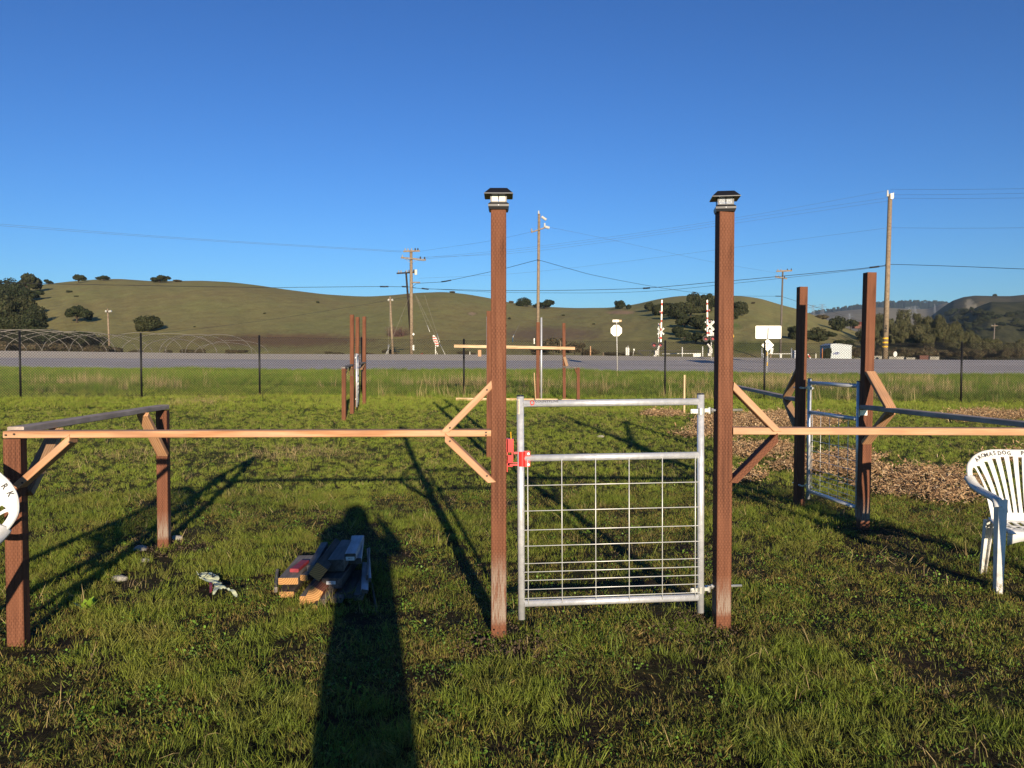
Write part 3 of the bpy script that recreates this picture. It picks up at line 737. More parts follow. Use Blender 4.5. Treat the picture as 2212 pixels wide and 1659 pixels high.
def clover_mesh(seed):
    r = np.random.default_rng(seed); V = []; F = []; C = []; k = 0
    for i in range(26):
        x, y = r.normal(0, .05, 2); z = r.uniform(.008, .035); s = r.uniform(.004, .010); a = r.uniform(0, 6.28); tl = r.normal(0, .35, 2)
        c = np.array((.8, 1.15, .9)) * r.uniform(.6, 1.3)
        for j in range(6):
            w = a + j * math.pi / 3; dx, dy = math.cos(w) * s, math.sin(w) * s; V.append((x + dx, y + dy, z + dx * tl[0] + dy * tl[1])); C.append(c)
        F.append([k + j for j in range(6)]); k += 6
    me = bpy.data.meshes.new('leaves'); me.from_pydata(V, [], F)
    a = me.color_attributes.new('Col', 'FLOAT_COLOR', 'POINT'); a.data.foreach_set('color', np.array([[*c, 1] for c in C]).ravel()); return me
def chip_mesh(seed, n=14, big=1.0):
    r = np.random.default_rng(seed); b = MB(); C = []
    for i in range(n):
        x, y = r.normal(0, .09, 2); z = r.uniform(0, .03)
        rot = Euler((r.normal(0, .35), r.normal(0, .35), r.uniform(0, 6.28))).to_matrix()
        c = np.array([(.60, .39, .20), (.46, .28, .14), (.74, .54, .31), (.26, .155, .08)][r.integers(4)]) * r.uniform(.7, 1.15)
        b.box((x, y, z), (r.uniform(.02, .06) * big, r.uniform(.006, .018) * big, .004), rot=rot); C += [c] * 8
    me = bpy.data.meshes.new('chips'); me.from_pydata([tuple(v) for v in b.V], [], b.F)
    a = me.color_attributes.new('Col', 'FLOAT_COLOR', 'POINT'); a.data.foreach_set('color', np.array([[*c, 1] for c in C]).ravel()); return me

def scatter(name, meshes, m, pts, rz, sc, idx, kind='stuff', tilt=.36):
    cl = bpy.data.collections.new(name + '_variants')
    for i, me in enumerate(meshes):
        me.materials.clear(); me.materials.append(m); o = bpy.data.objects.new('%s_variant_%02d' % (name, i), me); cl.objects.link(o)
    n = len(pts); me = bpy.data.meshes.new(name); me.vertices.add(n); me.vertices.foreach_set('co', np.asarray(pts, float).ravel())
    rot = np.stack([RNG.normal(0, tilt, n), RNG.normal(0, tilt, n), rz], -1)
    me.attributes.new('rot', 'FLOAT_VECTOR', 'POINT').data.foreach_set('vector', rot.ravel())
    me.attributes.new('scl', 'FLOAT', 'POINT').data.foreach_set('value', np.asarray(sc, float))
    me.attributes.new('idx', 'INT', 'POINT').data.foreach_set('value', np.asarray(idx, np.int32))
    o = bpy.data.objects.new(name, me); COL.objects.link(o)
    ng = bpy.data.node_groups.new(name, 'GeometryNodeTree')
    ng.interface.new_socket('Geometry', in_out='INPUT', socket_type='NodeSocketGeometry'); ng.interface.new_socket('Geometry', in_out='OUTPUT', socket_type='NodeSocketGeometry')
    N = ng.nodes; gi = N.new('NodeGroupInput'); go = N.new('NodeGroupOutput')
    ci = N.new('GeometryNodeCollectionInfo'); ci.inputs['Collection'].default_value = cl; ci.inputs['Separate Children'].default_value = True; ci.inputs['Reset Children'].default_value = True
    ip = N.new('GeometryNodeInstanceOnPoints'); ip.inputs['Pick Instance'].default_value = True
    def at(nm, ty):
        a = N.new('GeometryNodeInputNamedAttribute'); a.data_type = ty; a.inputs['Name'].default_value = nm; return a.outputs['Attribute']
    ng.links.new(gi.outputs[0], ip.inputs['Points']); ng.links.new(ci.outputs[0], ip.inputs['Instance'])
    ng.links.new(at('idx', 'INT'), ip.inputs['Instance Index']); ng.links.new(at('scl', 'FLOAT'), ip.inputs['Scale'])
    e2r = N.new('FunctionNodeEulerToRotation'); ng.links.new(at('rot', 'FLOAT_VECTOR'), e2r.inputs[0]); ng.links.new(e2r.outputs[0], ip.inputs['Rotation'])
    ng.links.new(ip.outputs[0], go.inputs[0])
    mod = o.modifiers.new('scatter', 'NODES'); mod.node_group = ng
    return tag(o, kind=kind)
def spots(n, y0, y1, margin=.80, power=1.0):
    """points over the ground in view, evenly spread over its area"""
    y = np.sqrt(RNG.uniform(y0 ** 2, y1 ** 2, n)) if power == 1.0 else y0 + (y1 - y0) * RNG.random(n) ** power
    x = RNG.uniform(-1, 1, n) * (margin * (y + .6) + 1.5)
    return x, y
def mulch(x, y):
    """how much bark mulch lies at a point (1 = covered)"""
    px = CX + FOC * x / y; py = HY + FOC * (EYE - gz(x, y)) / y
    q = np.zeros_like(x)
    for (cx, cy, rx, ry) in [(1440, 896, 62, 10), (1660, 912, 190, 26), (1560, 935, 110, 18), (1980, 1040, 170, 40), (1800, 1010, 170, 34), (1640, 975, 90, 24), (2140, 900, 140, 14), (2060, 1075, 90, 20), (2180, 990, 60, 12), (1620, 1035, 60, 14)]:
        q = np.maximum(q, 1.0 - ((px - cx) / rx) ** 2 - ((py - cy) / ry) ** 2)
    return np.clip(q * 1.7 + 1.5 * np.minimum(1, np.maximum(0, q) * 3) * fbm(x * 1.3, y * 1.3, 3, 21), 0, 1) * (y > 7.5)
def bare(x, y):
    b = np.zeros_like(x)
    for (cx, cy, r) in [(-.05, 4.38, .24), (1.20, 4.60, .17), (1.02, 4.85, .2), (-2.76, 4.25, .14), (-2.85, 6.7, .35), (3.3, 7.25, .25), (-2.04, 5.50, .22), (-1.36, 5.5, .30), (-1.15, 5.12, .12)]:
        b = np.maximum(b, np.clip(1.4 - ((x - cx) ** 2 + (y - cy) ** 2) / r ** 2, 0, 1))
    return b
# short grass near the camera
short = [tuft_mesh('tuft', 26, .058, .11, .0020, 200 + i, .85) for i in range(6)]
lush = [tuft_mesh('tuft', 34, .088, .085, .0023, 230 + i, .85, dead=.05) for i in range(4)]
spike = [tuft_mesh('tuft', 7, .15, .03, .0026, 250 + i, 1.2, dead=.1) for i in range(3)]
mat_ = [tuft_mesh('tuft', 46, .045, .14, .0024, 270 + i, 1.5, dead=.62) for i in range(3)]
clo = [clover_mesh(300 + i) for i in range(3)]
def place(n, y0, y1, scale, dens_fn, pick):
    x, y = spots(n, y0, y1)
    k = RNG.random(n) < dens_fn(x, y) * (1 - mulch(x, y) * .86) * (1 - bare(x, y) * .8)
    x, y = x[k], y[k]; n = len(x)
    return np.stack([x, y, gz(x, y) + .004], -1), RNG.uniform(0, 6.28, n), scale * RNG.uniform(.7, 1.25, n), pick(x, y, n)
def dn(x, y): return np.clip(.64 + 1.35 * fbm(x * 2.3, y * 2.3, 4, 31), .26, 1)
def pick_near(x, y, n):
    f = fbm(x * .9, y * .9, 3, 41); r = RNG.random(n)
    i = np.where(r < .40, RNG.integers(0, 6, n), np.where(r < .45, RNG.integers(10, 13, n), np.where(r < .84, RNG.integers(13, 16, n), RNG.integers(16, 19, n))))
    return np.where((f > .08) & (RNG.random(n) < .75), RNG.integers(6, 10, n), i)
near_meshes = short + lush + spike + mat_ + clo
A = place(41000, 2.2, 9.5, .66, dn, pick_near)
B = place(8000, 1.5, 5.5, .7, dn, pick_near)
Cc = place(39000, 9.5, 20, .60, lambda x, y: np.clip(.85 + .5 * fbm(x * .7, y * .7, 3, 51), .45, 1), lambda x, y, n: np.where(RNG.random(n) < .55, RNG.integers(6, 10, n), pick_near(x, y, n)))
D = place(34000, 20, 30, 1.05, lambda x, y: np.clip(.9 + .5 * fbm(x * .5, y * .5, 3, 52), .5, 1), lambda x, y, n: np.where(RNG.random(n) < .7, RNG.integers(6, 10, n), RNG.integers(0, 6, n)))
cat = [np.concatenate([a[i] for a in (A, B)]) for i in range(4)]
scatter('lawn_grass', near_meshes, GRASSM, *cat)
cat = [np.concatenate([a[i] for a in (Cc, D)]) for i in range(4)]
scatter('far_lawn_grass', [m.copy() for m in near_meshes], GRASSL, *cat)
# longer rough grass beyond the black fence
longm = [tuft_mesh('tuft', 46, .34, .22, .006, 400 + i, .45, dead=.04, seg=2) for i in range(4)]
x, y = spots(34000, 23.5, 52.2); k = (RNG.random(len(x)) < .8) & (y > 24.4 + .02 * np.abs(x))
x, y = x[k], y[k]; nn = len(x)
scatter('roadside_grass', longm, GRASSF, np.stack([x, y, gz(x, y)], -1), RNG.uniform(0, 6.28, nn), RNG.uniform(.5, 1.1, nn) * np.clip(.8 + .5 * fbm(x * .3, y * .3, 3, 8), .4, 1.3), RNG.integers(0, 4, nn), tilt=.05)
strm = [tuft_mesh('tuft', 16, .55, .14, .0045, 420 + i, .35, cols=((1, .95, .85), (1.2, 1.1, 1)), dead=0, seg=3) for i in range(4)]
x, y = spots(20000, 24.2, 46); f = fbm(x * .35, y * .5, 3, 77); side = np.clip((x / y - .12) * 4, 0, 1)
k = RNG.random(len(x)) < np.clip(f * 1.9 - .12 + .5 * side - np.clip((y - 31) / 14, 0, .8), 0.006, 1) * .75
x, y = x[k], y[k]; nn = len(x)
scatter('dry_straw', strm, STRAW, np.stack([x, y, gz(x, y)], -1), RNG.uniform(0, 6.28, nn), RNG.uniform(.5, 1.2, nn), RNG.integers(0, 4, nn), tilt=.1)
# bits of straw lying in the lawn
lie = [tuft_mesh('tuft', 10, .13, .12, .0018, 440 + i, 2.4, cols=((1, .95, .85), (1.2, 1.1, 1)), dead=0) for i in range(3)]
def heap(px, py, sx, sy, n):
    p = hit(px, py, 'ground'); return RNG.normal(p.x, sx, n), RNG.normal(p.y, sy, n)
xs = [spots(1500, 2.3, 20)]; xs += [heap(425, 870, .5, .8, 260), heap(1180, 905, .2, .3, 10), heap(640, 985, .5, .5, 170), heap(300, 985, .35, .35, 60)]
x = np.concatenate([a[0] for a in xs]); y = np.concatenate([a[1] for a in xs]); nn = len(x)
scatter('loose_straw', lie, STRAW, np.stack([x, y, gz(x, y) + .02], -1), RNG.uniform(0, 6.28, nn), RNG.uniform(.6, 1.2, nn), RNG.integers(0, 3, nn))
# bark mulch
ch = [chip_mesh(500 + i) for i in range(5)]
x, y = spots(70000, 7.5, 24); k = RNG.random(len(x)) < np.clip(mulch(x, y) * 1.3 - .42, 0, .85)
x, y = x[k], y[k]; nn = len(x)
scatter('bark_mulch', ch, CHIPM, np.stack([x, y, gz(x, y) + .012 + .05 * mulch(x, y) * RNG.random(nn)], -1), RNG.uniform(0, 6.28, nn), RNG.uniform(.6, 1.15, nn), RNG.integers(0, 5, nn))
# crumbs of soil at the post feet and across bare spots
def clod_mesh(seed):
    r = np.random.default_rng(seed); V = []; F = []; k = 0
    for i in range(12):
        c = r.normal(0, .05, 3) * (1, 1, 0); s = r.uniform(.002, .007)
        bm = bmesh.new(); bmesh.ops.create_icosphere(bm, subdivisions=1, radius=s)
        for v in bm.verts: V.append(tuple(np.array(v.co) * r.uniform(.6, 1.3, 3) + c + (0, 0, s * .3)))
        F += [[v.index + k for v in f.verts] for f in bm.faces]; k = len(V); bm.free()
    me = bpy.data.meshes.new('clods'); me.from_pydata(V, [], F); return me
CLODM = plain('dug_soil', (.10, .072, .048), .95, 0, .5, 60, .1)
x1, y1 = spots(9000, 2.3, 9); k = RNG.random(9000) < np.clip(.35 - dn(x1, y1) * .8, .02, .3); x1, y1 = x1[k], y1[k]
px_, py_ = [], []
for (cx, cy, r, n) in [(-.0, 4.36, .17, 150), (1.05, 4.75, .14, 170), (-2.85, 6.7, .25, 120), (3.3, 7.25, .18, 80)]:
    px_.append(RNG.normal(cx, r, n)); py_.append(RNG.normal(cy, r, n))
x = np.concatenate([x1] + px_); y = np.concatenate([y1] + py_); nn = len(x)
scatter('soil_crumbs', [clod_mesh(600 + i) for i in range(4)], CLODM, np.stack([x, y, gz(x, y) + .002], -1), RNG.uniform(0, 6.28, nn), RNG.uniform(.5, 1.3, nn), RNG.integers(0, 4, nn))

# ------------------------------------------------------------------ timber frames
def post(p_bot, top_z, parent, m, yaw=0.0, w=.0889, name='post', lean=(0, 0)):
    a = Vector((p_bot[0], p_bot[1], g1(p_bot[0], p_bot[1]) - .12)); b = Vector((p_bot[0] + lean[0], p_bot[1] + lean[1], top_z))
    sd = (math.cos(yaw), math.sin(yaw), 0)
    return bar(name, a, b, w, w, m, parent, side=sd)
def cap_light(c, parent, yaw=0.0, clear=True):
    """black solar lantern cap sitting on a post; c = centre of the post top"""
    Rz = Matrix.Rotation(yaw, 4, 'Z'); b = MB()
    def ring(levels):
        V = []; F = []
        for (hw, z) in levels: V += [(-hw, -hw, z), (hw, -hw, z), (hw, hw, z), (-hw, hw, z)]
        for i in range(len(levels) - 1):
            for j in range(4): F.append([4 * i + j, 4 * i + (j + 1) % 4, 4 * i + 4 + (j + 1) % 4, 4 * i + 4 + j])
        F.append([3, 2, 1, 0]); k = 4 * (len(levels) - 1); F.append([k, k + 1, k + 2, k + 3])
        return [c + Rz @ Vector(v) for v in V], F
    b.add(*ring([(.053, -.022), (.058, -.006), (.0585, .006), (.055, .012), (.046, .018), (.046, .022)]))
    base = b.build('post_cap', BLK, parent)
    r = MB(); r.add(*ring([(.046, .058), (.078, .0575), (.080, .060), (.080, .0645), (.049, .096), (.048, .0975), (.044, .0975)])); r.build('cap_roof', BLK, base)
    t = MB(); t.add(*ring([(.0805, .0605), (.0812, .0625), (.0805, .0640)])); t.build('roof_rim', ZINC if clear else GREYM, base)
    p = MB()
    for i in (-1, 1):
        for j in (-1, 1): p.box(c + Rz @ Vector((i * .043, j * .043, .040)), (.007, .007, .040), rot=Matrix.Rotation(yaw, 3, 'Z'))
    p.build('corner_pillar', BLK, base)
    l = MB()
    for (x_, y_, sx, sy) in ((-.0205, -.0415, .036, .006), (.0205, -.0415, .036, .006), (-.0205, .0415, .036, .006), (.0205, .0415, .036, .006), (-.0415, 0, .006, .074), (.0415, 0, .006, .074)):
        l.box(c + Rz @ Vector((x_, y_, .040)), (sx, sy, .034), rot=Matrix.Rotation(yaw, 3, 'Z'))
    lm = WHITEP if not clear else LENS
    l.build('lantern_pane', lm, base)
    k = MB(); k.tube([c + Rz @ Vector((0, -.0575, 0)), c + Rz @ Vector((0, -.0615, 0))], .004, 8); k.build('screw', GREYM, base)
    return base
CAPB = plain('frosted_lens', (.80, .80, .76), .25, 0, .1, 60, .6)

# --- left frame: corner post, back post, gate post, two rails, knee braces
LF = empty('timber_fence', (-2.74, 4.42, 0), 'stained timber frame on the left: two short posts, pale rails, lantern post by the gate', 'fence frame')
yawL = R(9.5)
L0 = post((-2.762, 4.425), 1.158, LF, PT, yawL)
L1 = post((-2.945, 6.72), 1.165, LF, PTG, R(8))
G0 = post((-.076, 4.565), 2.46, LF, PTF, 0, w=.0865)
cap_light(Vector((-.076, 4.565, 2.462)), LF, R(0.5), clear=False)
bar('rail', (-2.79, 4.405, 1.184), (-.121, 4.555, 1.178), .089, .038, FIR, LF, side=(0, 1, 0))
bar('rail', (-2.785, 4.47, 1.20), (-2.955, 6.77, 1.192), .089, .038, RAILG, LF, side=(1, 0, 0))
bar('brace', P(40, 1052, 4.41), P(159, 946.5, 4.42), .0885, .038, FIR, LF, side=(0, 1, 0), cut0=-.9, cut1=.9)
bar('brace', (-2.742, 4.475, .84), (-2.775, 4.86, 1.165), .086, .036, FIRD, LF, side=(1, 0, 0))
bar('brace', (-2.92, 6.66, .80), (-2.895, 6.25, 1.165), .086, .036, FIR, LF, side=(1, 0, 0), bev=.002)
bar('brace', (-2.895, 6.70, .86), (-2.60, 6.72, 1.10), .086, .036, FIRD, LF, side=(0, 1, 0)) if False else None
bar('brace', P(1062, 831, 4.55), P(962, 932, 4.53), .0885, .038, FIR, LF, side=(0, 1, 0), cut0=.85, cut1=-.9)
bar('brace', P(962, 943.5, 4.53), P(1062, 1039, 4.55), .0885, .038, FIR, LF, side=(0, 1, 0), cut0=-.9, cut1=.85)
def screws(pts, parent):
    for p in pts:
        b = MB(); p = Vector(p); b.tube([p + Vector((0, .002, 0)), p - Vector((0, .0025, 0))], .0055, 6); b.build('screw', DARKM, parent)
screws([P(12, 940, 4.355), P(30, 938, 4.357), P(48, 1043, 4.362), P(150, 955, 4.37)], LF)
screws([P(1050, 934, 4.505), P(1050, 940, 4.505), P(1052, 842, 4.50), P(1052, 1028, 4.50), P(972, 924, 4.48), P(972, 953, 4.48)], LF)
# --- right frame: lantern post right of the gate, long rail to the corner (beyond the picture), braces
RF = empty('timber_fence', (1.25, 4.725, 0), 'stained timber frame on the right: lantern post, long pale rail and two braces', 'fence frame')
G1 = post((1.252, 4.728), 2.478, RF, PTG, R(4))
cap_light(Vector((1.252, 4.728, 2.48)), RF, R(-8), clear=True)
bar('rail', (1.298, 4.715, 1.176), (3.46, 4.70, 1.170), .089, .041, FIR, RF, side=(0, 1, 0))
bar('brace', P(1581, 834, 4.72), P(1676, 931, 4.70), .0885, .038, FIR, RF, side=(0, 1, 0), cut0=-.85, cut1=.9)
bar('brace', P(1676, 944, 4.70), P(1581, 1040, 4.72), .0885, .040, PT, RF, side=(0, 1, 0), cut0=.9, cut1=-.85)
post((3.50, 4.72), 1.155, RF, PT, R(-3))
bar('brace', (3.44, 4.70, .82), (3.06, 4.70, 1.15), .0885, .038, FIR, RF, side=(0, 1, 0))
# --- side frame with its own gate posts
SF = empty('timber_fence', (3.2, 8.0, 0), 'stained timber side frame on the right: two tall bare posts and grey receding rails', 'fence frame')
P2 = post((3.295, 7.46), 2.40, SF, PTG, R(5), lean=(.035, 0))
P1 = post((3.125, 8.66), 2.375, SF, PT, R(5), lean=(.012, 0))
bar('rail', (3.262, 7.40, 1.152), (3.475, 4.80, 1.165), .089, .038, RAILG, SF, side=(1, 0, 0))
bar('rail', (3.135, 8.71, 1.150), (3.42, 12.6, 1.19), .089, .038, RAILG, SF, side=(1, 0, 0))
bar('brace', (3.318, 7.40, 1.475), (3.300, 6.95, 1.165), .0885, .038, FIR, SF, side=(1, 0, 0), cut0=.5)
bar('brace', (3.300, 6.96, 1.130), (3.300, 7.42, .82), .0885, .038, FIR, SF, side=(1, 0, 0))
bar('brace', (3.135, 8.70, 1.48), (3.15, 9.15, 1.17), .0885, .038, FIRD, SF, side=(1, 0, 0))
bar('brace', (3.15, 9.15, 1.13), (3.135, 8.70, .80), .0885, .038, FIRD, SF, side=(1, 0, 0))
pl = MB(); pl.box((3.225, 7.405, 1.095), (.012, .004, .07)); pl.box((3.262, 7.405, 1.10), (.075, .004, .05)); pl.build('bracket', ZINC, SF)
post((3.44, 12.7), 1.2, SF, PT, R(5))

# ------------------------------------------------------------------ tube gates
def make_gate(label, group):
    g = empty('metal_gate', (0, 0, 0), label, 'gate', group)
    W = 1.06; r = .0203
    zt, zm, zb = 1.343, 1.030, .190
    tube('stile', [(0, 0, .10), (0, 0, 1.385)], r, GALV, g, 16)
    tube('stile', [(W, 0, .10), (W, 0, 1.385)], r, GALV, g, 16)
    for z in (zt, zm, zb): tube('cross_tube', [(r * .8, 0, z), (W - r * .8, 0, z)], r * .98, GALV, g, 16)
    for x in (0, W): tube('end_cap', [(x, 0, 1.385), (x, 0, 1.392)], r * 1.02, BLK, g, 12)
    for i in range(6):
        x = .038 + i * (W - .076) / 5
        tube('wire', [(x, -.019, zm - .005), (x, -.019, zb + .0)], .0026, WIRE, g, 5)
    for z in (.876, .730, .620, .528, .427, .378, .329, .277, .226): tube('wire', [(.012, -.0235, z), (W - .012, -.0235, z)], .0026, WIRE, g, 5)
    # hinges: clamp on the stile, link and threaded bolt
    for z in (zt - .055, zb + .045):
        b = MB(); b.tube([(W, 0, z - .018), (W, 0, z + .018)], r * 1.22, 14); b.box((W - .040, -.006, z), (.045, .010, .024)); b.tube([(W - .05, -.012, z), (W - .05, -.022, z)], .010, 6)
        b.box((W + .034, 0, z + .004), (.03, .016, .020)); b.box((W + .052, .028, z), (.014, .06, .016)); b.tube([(W + .052, 0, z - .015), (W + .052, 0, z + .022)], .009, 10)
        h = b.build('hinge', ZINC, g)
        tube('hinge_bolt', [(W + .05, .055, z), (W + .272, .055, z)], .0075, ZINC, h, 10)
        n = MB(); n.tube([(W + .082, .055, z), (W + .094, .055, z)], .014, 6); n.build('nut', ZINC, h)
    return g
gate = make_gate('galvanised tube gate with wire infill and red latch, closed between the two lantern posts', 'galvanised tube gates')
gl = P(1127, 1000, 4.56); gr = P(1515.6, 1000, 4.66)
gate.location = (gl.x, gl.y, 0); yaw = math.atan2(gr.y - gl.y, gr.x - gl.x); gate.rotation_euler = (0, R(-.35), yaw)
sc_ = (Vector((gr.x, gr.y)) - Vector((gl.x, gl.y))).length / 1.06
gate.scale = (sc_ * .78 / .78, 1, 1)
KIDS = {}
side_gate = copy_tree(gate)
side_gate['label'] = 'galvanised tube gate seen at a slant between the two tall bare posts on the right'
# place it between the side posts, hinges at the farther post
a_ = P(1853, 1000, 7.53); b_ = P(1747.5, 1000, 8.50)
side_gate.location = (a_.x, a_.y, 0); side_gate.rotation_euler = (0, 0, math.atan2(b_.y - a_.y, b_.x - a_.x)); side_gate.scale = ((b_ - a_).length / 1.06, 1, 1)
far_gate = copy_tree(gate); far_gate['label'] = 'small far galvanised gate seen edge-on between the three brown posts left of centre'
# latch of the front gate and its keeper on the post
def on_gate(x, y, z): return Vector((gl.x, gl.y, 0)) + Matrix.Rotation(yaw, 3, 'Z') @ Vector((x, y, z))
RG = Matrix.Rotation(yaw, 3, 'Z')
lt = MB(); lt.tube([on_gate(0, 0, .985), on_gate(0, 0, 1.070)], .0245, 18)
lt.box(on_gate(.030, -.012, 1.0275), (.034, .006, .088), rot=RG); lt.box(on_gate(.030, .012, 1.0275), (.034, .006, .088), rot=RG)
lt.box(on_gate(-.032, -.004, 1.062), (.03, .014, .012), rot=RG); lt.box(on_gate(-.045, -.004, .994), (.05, .010, .010), rot=RG); lt.box(on_gate(-.045, -.004, 1.006), (.05, .008, .004), rot=RG)
latch = lt.build('latch', RED, gate)
for z in (1.058, .996):
    bt = MB(); bt.tube([on_gate(.036, -.014, z), on_gate(.036, -.024, z)], .0075, 6); bt.build('latch_bolt', ZINC, latch)
kx = -.031
kp = MB(); kp.box((kx + .019, 4.565, 1.105), (.042, .06, .075)); kp.box((kx + .004, 4.565, 1.05), (.006, .06, .19)); kp.box((kx + .020, 4.54, 1.035), (.036, .01, .03)); kp.box((kx + .02, 4.56, 1.012), (.034, .05, .012)); kp.box((kx + .02, 4.56, .985), (.03, .012, .006))
kp.box((kx + .033, 4.55, 1.06), (.008, .02, .03)); keeper = kp.build('latch_keeper', RED, LF)
pn = MB(); pn.tube([(kx + .026, 4.53, 1.142), (kx + .024, 4.53, 1.185)], .0028, 6); pn.build('pull_cord', YEL, keeper)
# printing on the top tube and the sticker on the stile
def tube_text(txt, size, x0, z, m, parent, r=.0203, ang=R(38), name='lettering'):
    me = text_mesh(txt, size); V = me.vertices
    for v in V:
        a = ang + v.co.y / r; x = v.co.x
        v.co = (x0 + x, -math.cos(a) * (r + .0006), z + math.sin(a) * (r + .0006))
    o = link(name, me, None); me.materials.clear(); me.materials.append(m); o.parent = parent; return o
tube_text('COUNTYLINE', .022, .150, 1.343, INK, gate)
me = bpy.data.meshes.new('logo'); k = 24
V = []; F = []
for i in range(k):
    a = 2 * math.pi * i / k
    for rr in (.010, .017):
        yy = math.sin(a) * rr; an = R(20) + yy / .0203; V.append((.066 + math.cos(a) * rr * .75, -math.cos(an) * .0210, 1.343 + math.sin(an) * .0210))
for i in range(k): F.append([2 * i, 2 * i + 1, (2 * i + 3) % (2 * k), (2 * i + 2) % (2 * k)])
me.from_pydata(V, [], F); o = link('logo', me, REDS); o.parent = gate
st = MB()
for i in range(5):
    a = R(205 + i * 10); a2 = R(215 + i * 10)
    V = [(math.cos(q) * .0209, math.sin(q) * .0209, z) for q in (a, a2) for z in (1.285, 1.370)]
    st.add(V, [[0, 2, 3, 1]])
stk = st.build('sticker', plain('sticker_paper', (.70, .60, .48), .6)); stk.parent = gate
me = text_mesh('COUNTYLINE', .011); me.transform(Matrix.Rotation(R(90), 4, 'Z'))
for v in me.vertices:
    a = R(228) + v.co.x / .0209; v.co = (math.cos(a) * .0213, math.sin(a) * .0213, 1.3275 + v.co.y)
o = link('lettering', me, None); me.materials.clear(); me.materials.append(INK); o.parent = gate

# ------------------------------------------------------------------ distant frame left of centre
MF = empty('timber_fence', (P(743, 906, 17.7).x, 17.7, g1(-3.7, 17.7)), 'far brown timber frame left of centre: one short post, three tall posts in a row', 'fence frame')
def far_post(px_t, py_t, px_b, d, parent, m=PT, w=.0889, yaw=0.0, name='post'):
    t = P(px_t, py_t, d); b = P(px_b, 900, d); z = g1(b.x, d) - .1
    return bar(name, (b.x, d, z), (t.x, d, t.z), w, w, m, parent, side=(math.cos(yaw), math.sin(yaw), 0))
far_post(743, 796, 743, 17.7, MF); far_post(760.5, 680, 760.5, 19.0, MF); far_post(772.5, 685, 771.5, 20.5, MF); far_post(787, 684, 787, 21.7, MF)
a = P(741, 794, 17.65); b = P(760, 788, 19.0); bar('rail', a, b, .089, .038, GREYW, MF, side=(1, 0, 0))
a = P(770, 788, 20.5); b = P(787, 783, 21.7); bar('rail', a, b, .089, .038, GREYW, MF, side=(1, 0, 0))
bar('brace', P(748, 797, 18.2), P(742, 812, 17.72), .08, .036, FIRD, MF, side=(1, 0, 0)); bar('brace', P(787, 784, 21.66), P(780, 797, 21.3), .08, .036, FIRD, MF, side=(1, 0, 0))
bar('brace', P(757, 793, 18.7), P(760, 812, 18.98), .08, .036, FIRD, MF, side=(1, 0, 0))
a_ = P(770.5, 860, 19.15); b_ = P(773.5, 860, 20.25); far_gate.location = (a_.x, a_.y, g1(a_.x, a_.y) + .06)
far_gate.rotation_euler = (0, 0, math.atan2(b_.y - a_.y, b_.x - a_.x)); far_gate.scale = (1.0, 1, 1)

# ------------------------------------------------------------------ distant frame in the middle
CF = empty('timber_fence', (P(1160, 860, 24).x, 24, g1(.7, 24)), 'far unfinished frame in the middle: brown posts tied together by long pale boards', 'fence frame')
far_post(1162.3, 696, 1161.5, 24.0, CF, w=.10); far_post(1218, 698, 1219, 23.9, CF); far_post(1249, 794, 1249, 23.6, CF)
bar('rail', P(1217, 792.5, 23.9), P(1252, 794.5, 23.6), .089, .038, GREYW, CF, side=(0, 1, 0))
bar('brace', P(1219, 771, 23.85), P(1225, 791, 23.8), .0889, .036, FIRD, CF, side=(1, 0, 0)); bar('brace', P(1242, 796, 23.62), P(1248, 812, 23.6), .07, .036, PT, CF, side=(0, 1, 0))
bar('board', P(981, 747.5, 23.86), P(1242, 752.5, 23.8), .038, .086, PINE, CF, side=(0, 1, 0))
zb_ = lambda px: g1(P(px, 860, 23.7).x, 23.7) + .05
bar('ground_board', (P(985, 860, 23.7).x, 23.7, zb_(985)), (P(1205, 860, 23.6).x, 23.6, zb_(1205)), .05, .089, PINE, CF, side=(0, 1, 0))
bar('ground_board', (P(1213, 860, 23.5).x, 23.5, zb_(1213)), (P(1244, 860, 23.5).x, 23.5, zb_(1244)), .05, .089, PINE, CF, side=(0, 1, 0))
bar('strut', P(1157, 866, 23.5), P(1154, 805, 23.5), .05, .025, PINE, CF, side=(0, 1, 0))
bar('strut', P(1036, 756, 23.9), P(1036, 770, 23.9), .10, .03, FIR, CF, side=(1, 0, 0))
for px, pt in ((1052.5, 684), (1169.5, 686)):
    t = P(px, pt, 23.95); z = g1(t.x, 23.95)
    e = tube('steel_pole', [(t.x, 23.95, z - .1), t], .027, GALV, None, 10)
    tag(e, 'plain galvanised pole standing %s of the far middle frame' % ('at the left end' if px < 1100 else 'beside the brown post'), 'pole', 'galvanised poles of the middle frame')
# the tall brown post hiding behind the left lantern post, and its partner
RP = far_post(1057.5, 672, 1057, 12.5, None); tag(RP, 'tall brown post half hidden just behind the left lantern post', 'post')
RP2 = far_post(1079, 690, 1079, 14.0, None); tag(RP2, 'tall brown post hidden farther behind the left lantern post', 'post')
bar('crosspiece', P(1057, 745, 12.5) + Vector((0, .06, 0)), P(1079, 745, 14.0), .089, .038, GREYW, RP, side=(1, 0, 0))
# marker stakes
def stake(px, pt, pb, d, w, m, label, group=None, tip=None):
    t = P(px, pt, d); b = P(px, pb, d); z = min(b.z, g1(t.x, d)) if d < 60 else b.z
    o = bar('marker_stake', (t.x, d, z - .05), t, w, w * .6, m, None, side=(1, 0, 0)); tag(o, label, 'stake', group)
    if tip: bar('painted_tip', (t.x, d, t.z - tip), (t.x, d, t.z + .004), w * 1.06, w * .66, REDS, o, side=(1, 0, 0))
    return o
stake(1478.7, 810, 890, 20.0, .04, PINE, 'thin pale wooden stake in the lawn left of the right lantern post')

